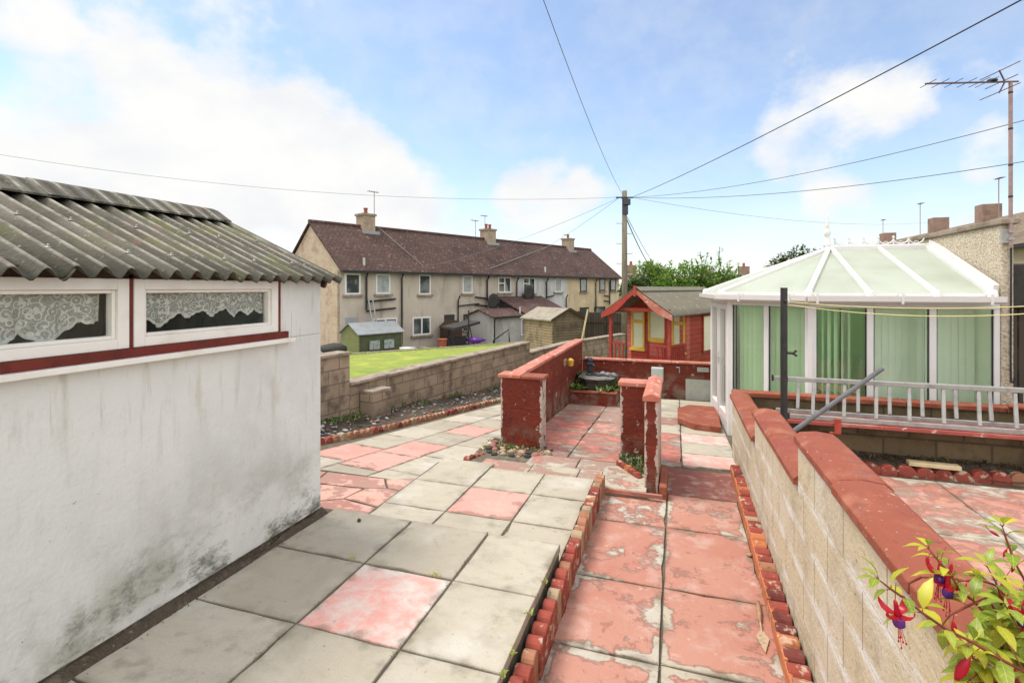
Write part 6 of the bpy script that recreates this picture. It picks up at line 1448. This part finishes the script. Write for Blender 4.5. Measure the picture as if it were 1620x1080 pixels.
# dense mass low on the right
for k in range(400):
    px=rg.uniform(1535,1680); py=1090-(rg.random()**.8)*150*min(1,(px-1500)/90); t=rg.uniform(.98,1.3)
    p=V3(px,py,t); v=Vector((rg.uniform(-1,.6),rg.uniform(-.8,.4),rg.uniform(-.2,.8))); L=rg.uniform(.03,.058)
    leafquad(lb,p,v,L,L*.48,rg.choices([0,1,2],[.34,.26,.4])[0],.22,.5)
    if k%5==0: sb.tube([p,p.lerp(root,.35)+Vector((0,0,-.02)),root],[.001,.002,.003],5)
sb.build('stems','stem_red',fu,world=True,smooth=True)
o=lb.build('leaves',['leaf_yellow','leaf_green','leaf_bright'],fu,world=True,smooth=True); o['kind']='stuff'
def flower(p,tilt,sz=1,openn=True,yaw=0):
    M=Matrix.Translation(p)@Matrix.Rotation(tilt[0],4,'X')@Matrix.Rotation(tilt[1],4,'Y')@Matrix.Rotation(yaw,4,'Z')@Matrix.Scale(sz,4)
    b=MB(); b.lathe([(.0015,.030),(.0035,.026),(.0042,.016),(.0052,.006),(.0062,0),(.004,-.002)] if openn else [(.0012,.03),(.0042,.024),(.0078,.008),(.0086,-.004),(.006,-.016),(.0015,-.028)],(0,0,0),10)
    b.v=[M@v for v in b.v]
    if openn:
        for k in range(4):
            a=k*math.pi/2+.3; dr=Vector((math.cos(a),math.sin(a),0)); s=Vector((-dr.y,dr.x,0)); vs=[];fs=[]
            path=[(.004,0,.004),(.014,-.002,.0078),(.024,.004,.0072),(.030,.013,.0045),(.031,.022,.0008)]
            for (r_,z,w_) in path: 
                c=dr*r_+Vector((0,0,z)); vs+=[M@(c-s*w_+Vector((0,0,.001))),M@(c+Vector((0,0,-.001))),M@(c+s*w_+Vector((0,0,.001)))]
            for i in range(4): q=i*3; fs+=[(q,q+1,q+4,q+3),(q+1,q+2,q+5,q+4)]
            b.add(vs,fs)
    f=b.build('flower','flower_red',fu,world=True,smooth=True)
    if openn:
        b=MB(); b.lathe([(.004,0),(.009,-.006),(.0105,-.014),(.0095,-.022),(.007,-.023),(.002,-.018)],(0,0,0),10); b.v=[M@v for v in b.v]; b.build('corolla','flower_purple',f,world=True,smooth=True)
        b=MB()
        for k in range(6):
            a=k*1.05; L=.045+.006*(k%3)+(.022 if k==0 else 0); e=Vector((math.cos(a)*.006-(.01 if k==0 else 0),math.sin(a)*.006,-L)); b.tube([M@Vector((0,0,-.015)),M@(e*.6),M@e],.0006*sz,5); b.lathe([(.0012*sz,-.002),(.0018*sz,0),(.0012*sz,.002)],tuple(M@e),6)
        b.build('stamens','flower_red',f,world=True)
    st=MB(); st.tube([M@Vector((0,0,.028)),M@Vector((.004,0,.045)),M@Vector((.012,.004,.058))],.0008,5); st.build('stalk','stem_red',f,world=True)
flower(C2(288,690,.99),(.12,-.18),1.02,True,.5); flower(C2(528,455,1.12),(-.1,.1),1.0,True,.2); flower(C2(575,530,1.10),(.1,.0),.98,True,1.0); flower(C2(1010,690,1.02),(0,.05),1.05,True,.1); flower(C2(655,1000,.98),(.1,.35),1.05,False)
flower(C2(885,570,1.12),(0,.1),.95,False); flower(C2(610,770,1.05),(0,-.1),.6,False); flower(C2(460,390,1.12),(.2,0),.42,False); flower(C2(945,425,1.17),(0,.2),.4,False); flower(C2(960,1070,1.0),(0,0),.8,False); flower(C2(735,850,1.05),(0,.5),.4,False); flower(C2(840,228,1.18),(.2,-1.0),.42,False); flower(C2(900,340,1.18),(.2,.2),.4,False)
# ---------------------------------------------------------------- sky, sun, camera
wd_=bpy.data.worlds.new('World'); sc.world=wd_; wd_.use_nodes=True; nt=wd_.node_tree; nt.nodes.clear()
SUN_AZ_CAM=R(-72); SUN_EL=R(62)                     # left and a little ahead of the view
sd=Vector((math.sin(SUN_AZ_CAM)*math.cos(SUN_EL),math.cos(SUN_AZ_CAM)*math.cos(SUN_EL),math.sin(SUN_EL)))
sdw=Vector((sd.x*cs-sd.y*sn,sd.x*sn+sd.y*cs,sd.z))
o=nn(nt,'ShaderNodeOutputWorld'); bg=nn(nt,'ShaderNodeBackground'); bg.inputs[1].default_value=.125
sk=nn(nt,'ShaderNodeTexSky'); sk.sky_type='NISHITA'; sk.sun_disc=False; sk.sun_elevation=SUN_EL; sk.sun_rotation=math.atan2(sdw.x,sdw.y); sk.air_density=1.0; sk.dust_density=.6; sk.ozone_density=1.6
tc=nn(nt,'ShaderNodeTexCoord')
def W_math(op,a,b=None,c=None):
    m=nn(nt,'ShaderNodeMath',operation=op)
    for i,x in enumerate((a,b,c)):
        if x is None: continue
        if isinstance(x,(int,float)): m.inputs[i].default_value=x
        else: lk(nt,x,m.inputs[i])
    return m.outputs[0]
def W_noise(scale,detail,stretch=(1,1,1),off=(0,0,0),rough=.55):
    mp=nn(nt,'ShaderNodeMapping'); mp.inputs['Scale'].default_value=stretch; mp.inputs['Location'].default_value=off; lk(nt,tc.outputs['Generated'],mp.inputs[0])
    n=nn(nt,'ShaderNodeTexNoise'); n.inputs['Scale'].default_value=scale; n.inputs['Detail'].default_value=detail; n.inputs['Roughness'].default_value=rough; lk(nt,mp.outputs[0],n.inputs['Vector']); return n.outputs['Fac']
def W_range(f,lo,hi,a=0,b=1):
    r=nn(nt,'ShaderNodeMapRange'); r.interpolation_type='SMOOTHSTEP'
    for i,v in enumerate((lo,hi,a,b)): r.inputs[i+1].default_value=v
    lk(nt,f,r.inputs[0]); return r.outputs[0]
blobs=[(330,265,215,.54),(120,320,170,.46),(520,260,150,.5),(180,60,110,.16),(440,50,150,.2),(600,80,60,.20),(600,330,170,.5),(860,320,110,.5),(950,290,60,.30),(60,160,90,.2),
       (1330,220,200,.20),(1420,150,150,.20),(1230,290,150,.18),(1250,130,110,.14),(1560,240,100,.42),(1600,130,120,.26),(1330,350,110,.36),(1560,330,110,.4),(1180,160,80,.12),(60,30,80,.22),(-200,200,260,.5),(1150,390,140,.3),(1850,200,250,.4)]
tot=None
for (px,py,rp,st_) in blobs:
    v=(V3(px,py,1)-Vector((0,0,H))).normalized(); e=(V3(px+rp,py,1)-Vector((0,0,H))).normalized(); cr=v.dot(e)
    dp=nn(nt,'ShaderNodeVectorMath',operation='DOT_PRODUCT'); lk(nt,tc.outputs['Generated'],dp.inputs[0]); dp.inputs[1].default_value=v
    f=W_range(dp.outputs['Value'],cr,1,0,st_); tot=f if tot is None else W_math('ADD',tot,f)
back=[(Vector((.3,-1,.35)),.2,.55),(Vector((-1,-.5,.4)),.2,.45),(Vector((1,-.3,.3)),.25,.45),(Vector((0,-.3,1)),.3,.4)]  # unseen clouds behind and overhead, added to whiten the fill light
for v,cr,st_ in back:
    dp=nn(nt,'ShaderNodeVectorMath',operation='DOT_PRODUCT'); lk(nt,tc.outputs['Generated'],dp.inputs[0]); dp.inputs[1].default_value=v.normalized(); tot=W_math('ADD',tot,W_range(dp.outputs['Value'],cr,1,0,st_))
n1=W_noise(4.2,9,(1,1,1.5),(3.1,1.2,.4),.56); n2=W_noise(11,8,(1,1,1.3),(1,5,2),.6)
nz=W_math('ADD',W_math('MULTIPLY',n1,.66),W_math('MULTIPLY',n2,.34))
dens=W_math('ADD',W_math('MULTIPLY',tot,.62),nz)
mask=W_range(dens,.59,.83)
# the same noise breaks up the unseen clouds added out of frame
sx=nn(nt,'ShaderNodeSeparateXYZ'); lk(nt,tc.outputs['Generated'],sx.inputs[0])
hz=W_range(sx.outputs[2],.30,-.02,0,.60)
mask=W_math('MAXIMUM',W_math('MAXIMUM',mask,hz),W_range(n2,.3,.75,.10,.30))
shade=W_range(W_noise(6.5,6,(1,1,1.6),(7,2,1)),.35,.7,0,1)
cc=nn(nt,'ShaderNodeMix',data_type='RGBA'); cc.inputs[6].default_value=(4.5,4.47,4.4,1); cc.inputs[7].default_value=(4.0,4.08,4.2,1); lk(nt,shade,cc.inputs[0])
mx=nn(nt,'ShaderNodeMix',data_type='RGBA'); lk(nt,mask,mx.inputs[0]); lk(nt,sk.outputs[0],mx.inputs[6]); lk(nt,cc.outputs[2],mx.inputs[7])
bd_=nn(nt,'ShaderNodeVectorMath',operation='DOT_PRODUCT'); lk(nt,tc.outputs['Generated'],bd_.inputs[0]); bd_.inputs[1].default_value=Vector((.45,-.8,.4)).normalized()
br2=W_range(bd_.outputs['Value'],-.05,.75,1,1.9); vm=nn(nt,'ShaderNodeVectorMath',operation='SCALE'); lk(nt,mx.outputs[2],vm.inputs[0]); lk(nt,br2,vm.inputs['Scale'])  # sky behind the camera brightened as added fill light
lk(nt,vm.outputs[0],bg.inputs[0]); lk(nt,bg.outputs[0],o.inputs[0])
L=bpy.data.lights.new('sun','SUN'); L.energy=2.1; L.angle=R(26); L.color=(1,.95,.87); so=bpy.data.objects.new('sun',L); COL.objects.link(so)
so.rotation_euler=(-sdw).to_track_quat('-Z','Y').to_euler(); so.location=(0,0,20)
cam=bpy.data.cameras.new('camera'); cam.sensor_width=36; cam.lens=36*800/1620; cam.shift_y=-(540-455)/1620; cam.clip_start=.05; cam.clip_end=3000
co=bpy.data.objects.new('camera',cam); COL.objects.link(co); co.location=(0,0,H); co.rotation_euler=(R(90),0,TH); sc.camera=co
sc.view_settings.view_transform='Standard'; sc.view_settings.look='None'; sc.view_settings.exposure=.84; sc.view_settings.gamma=1
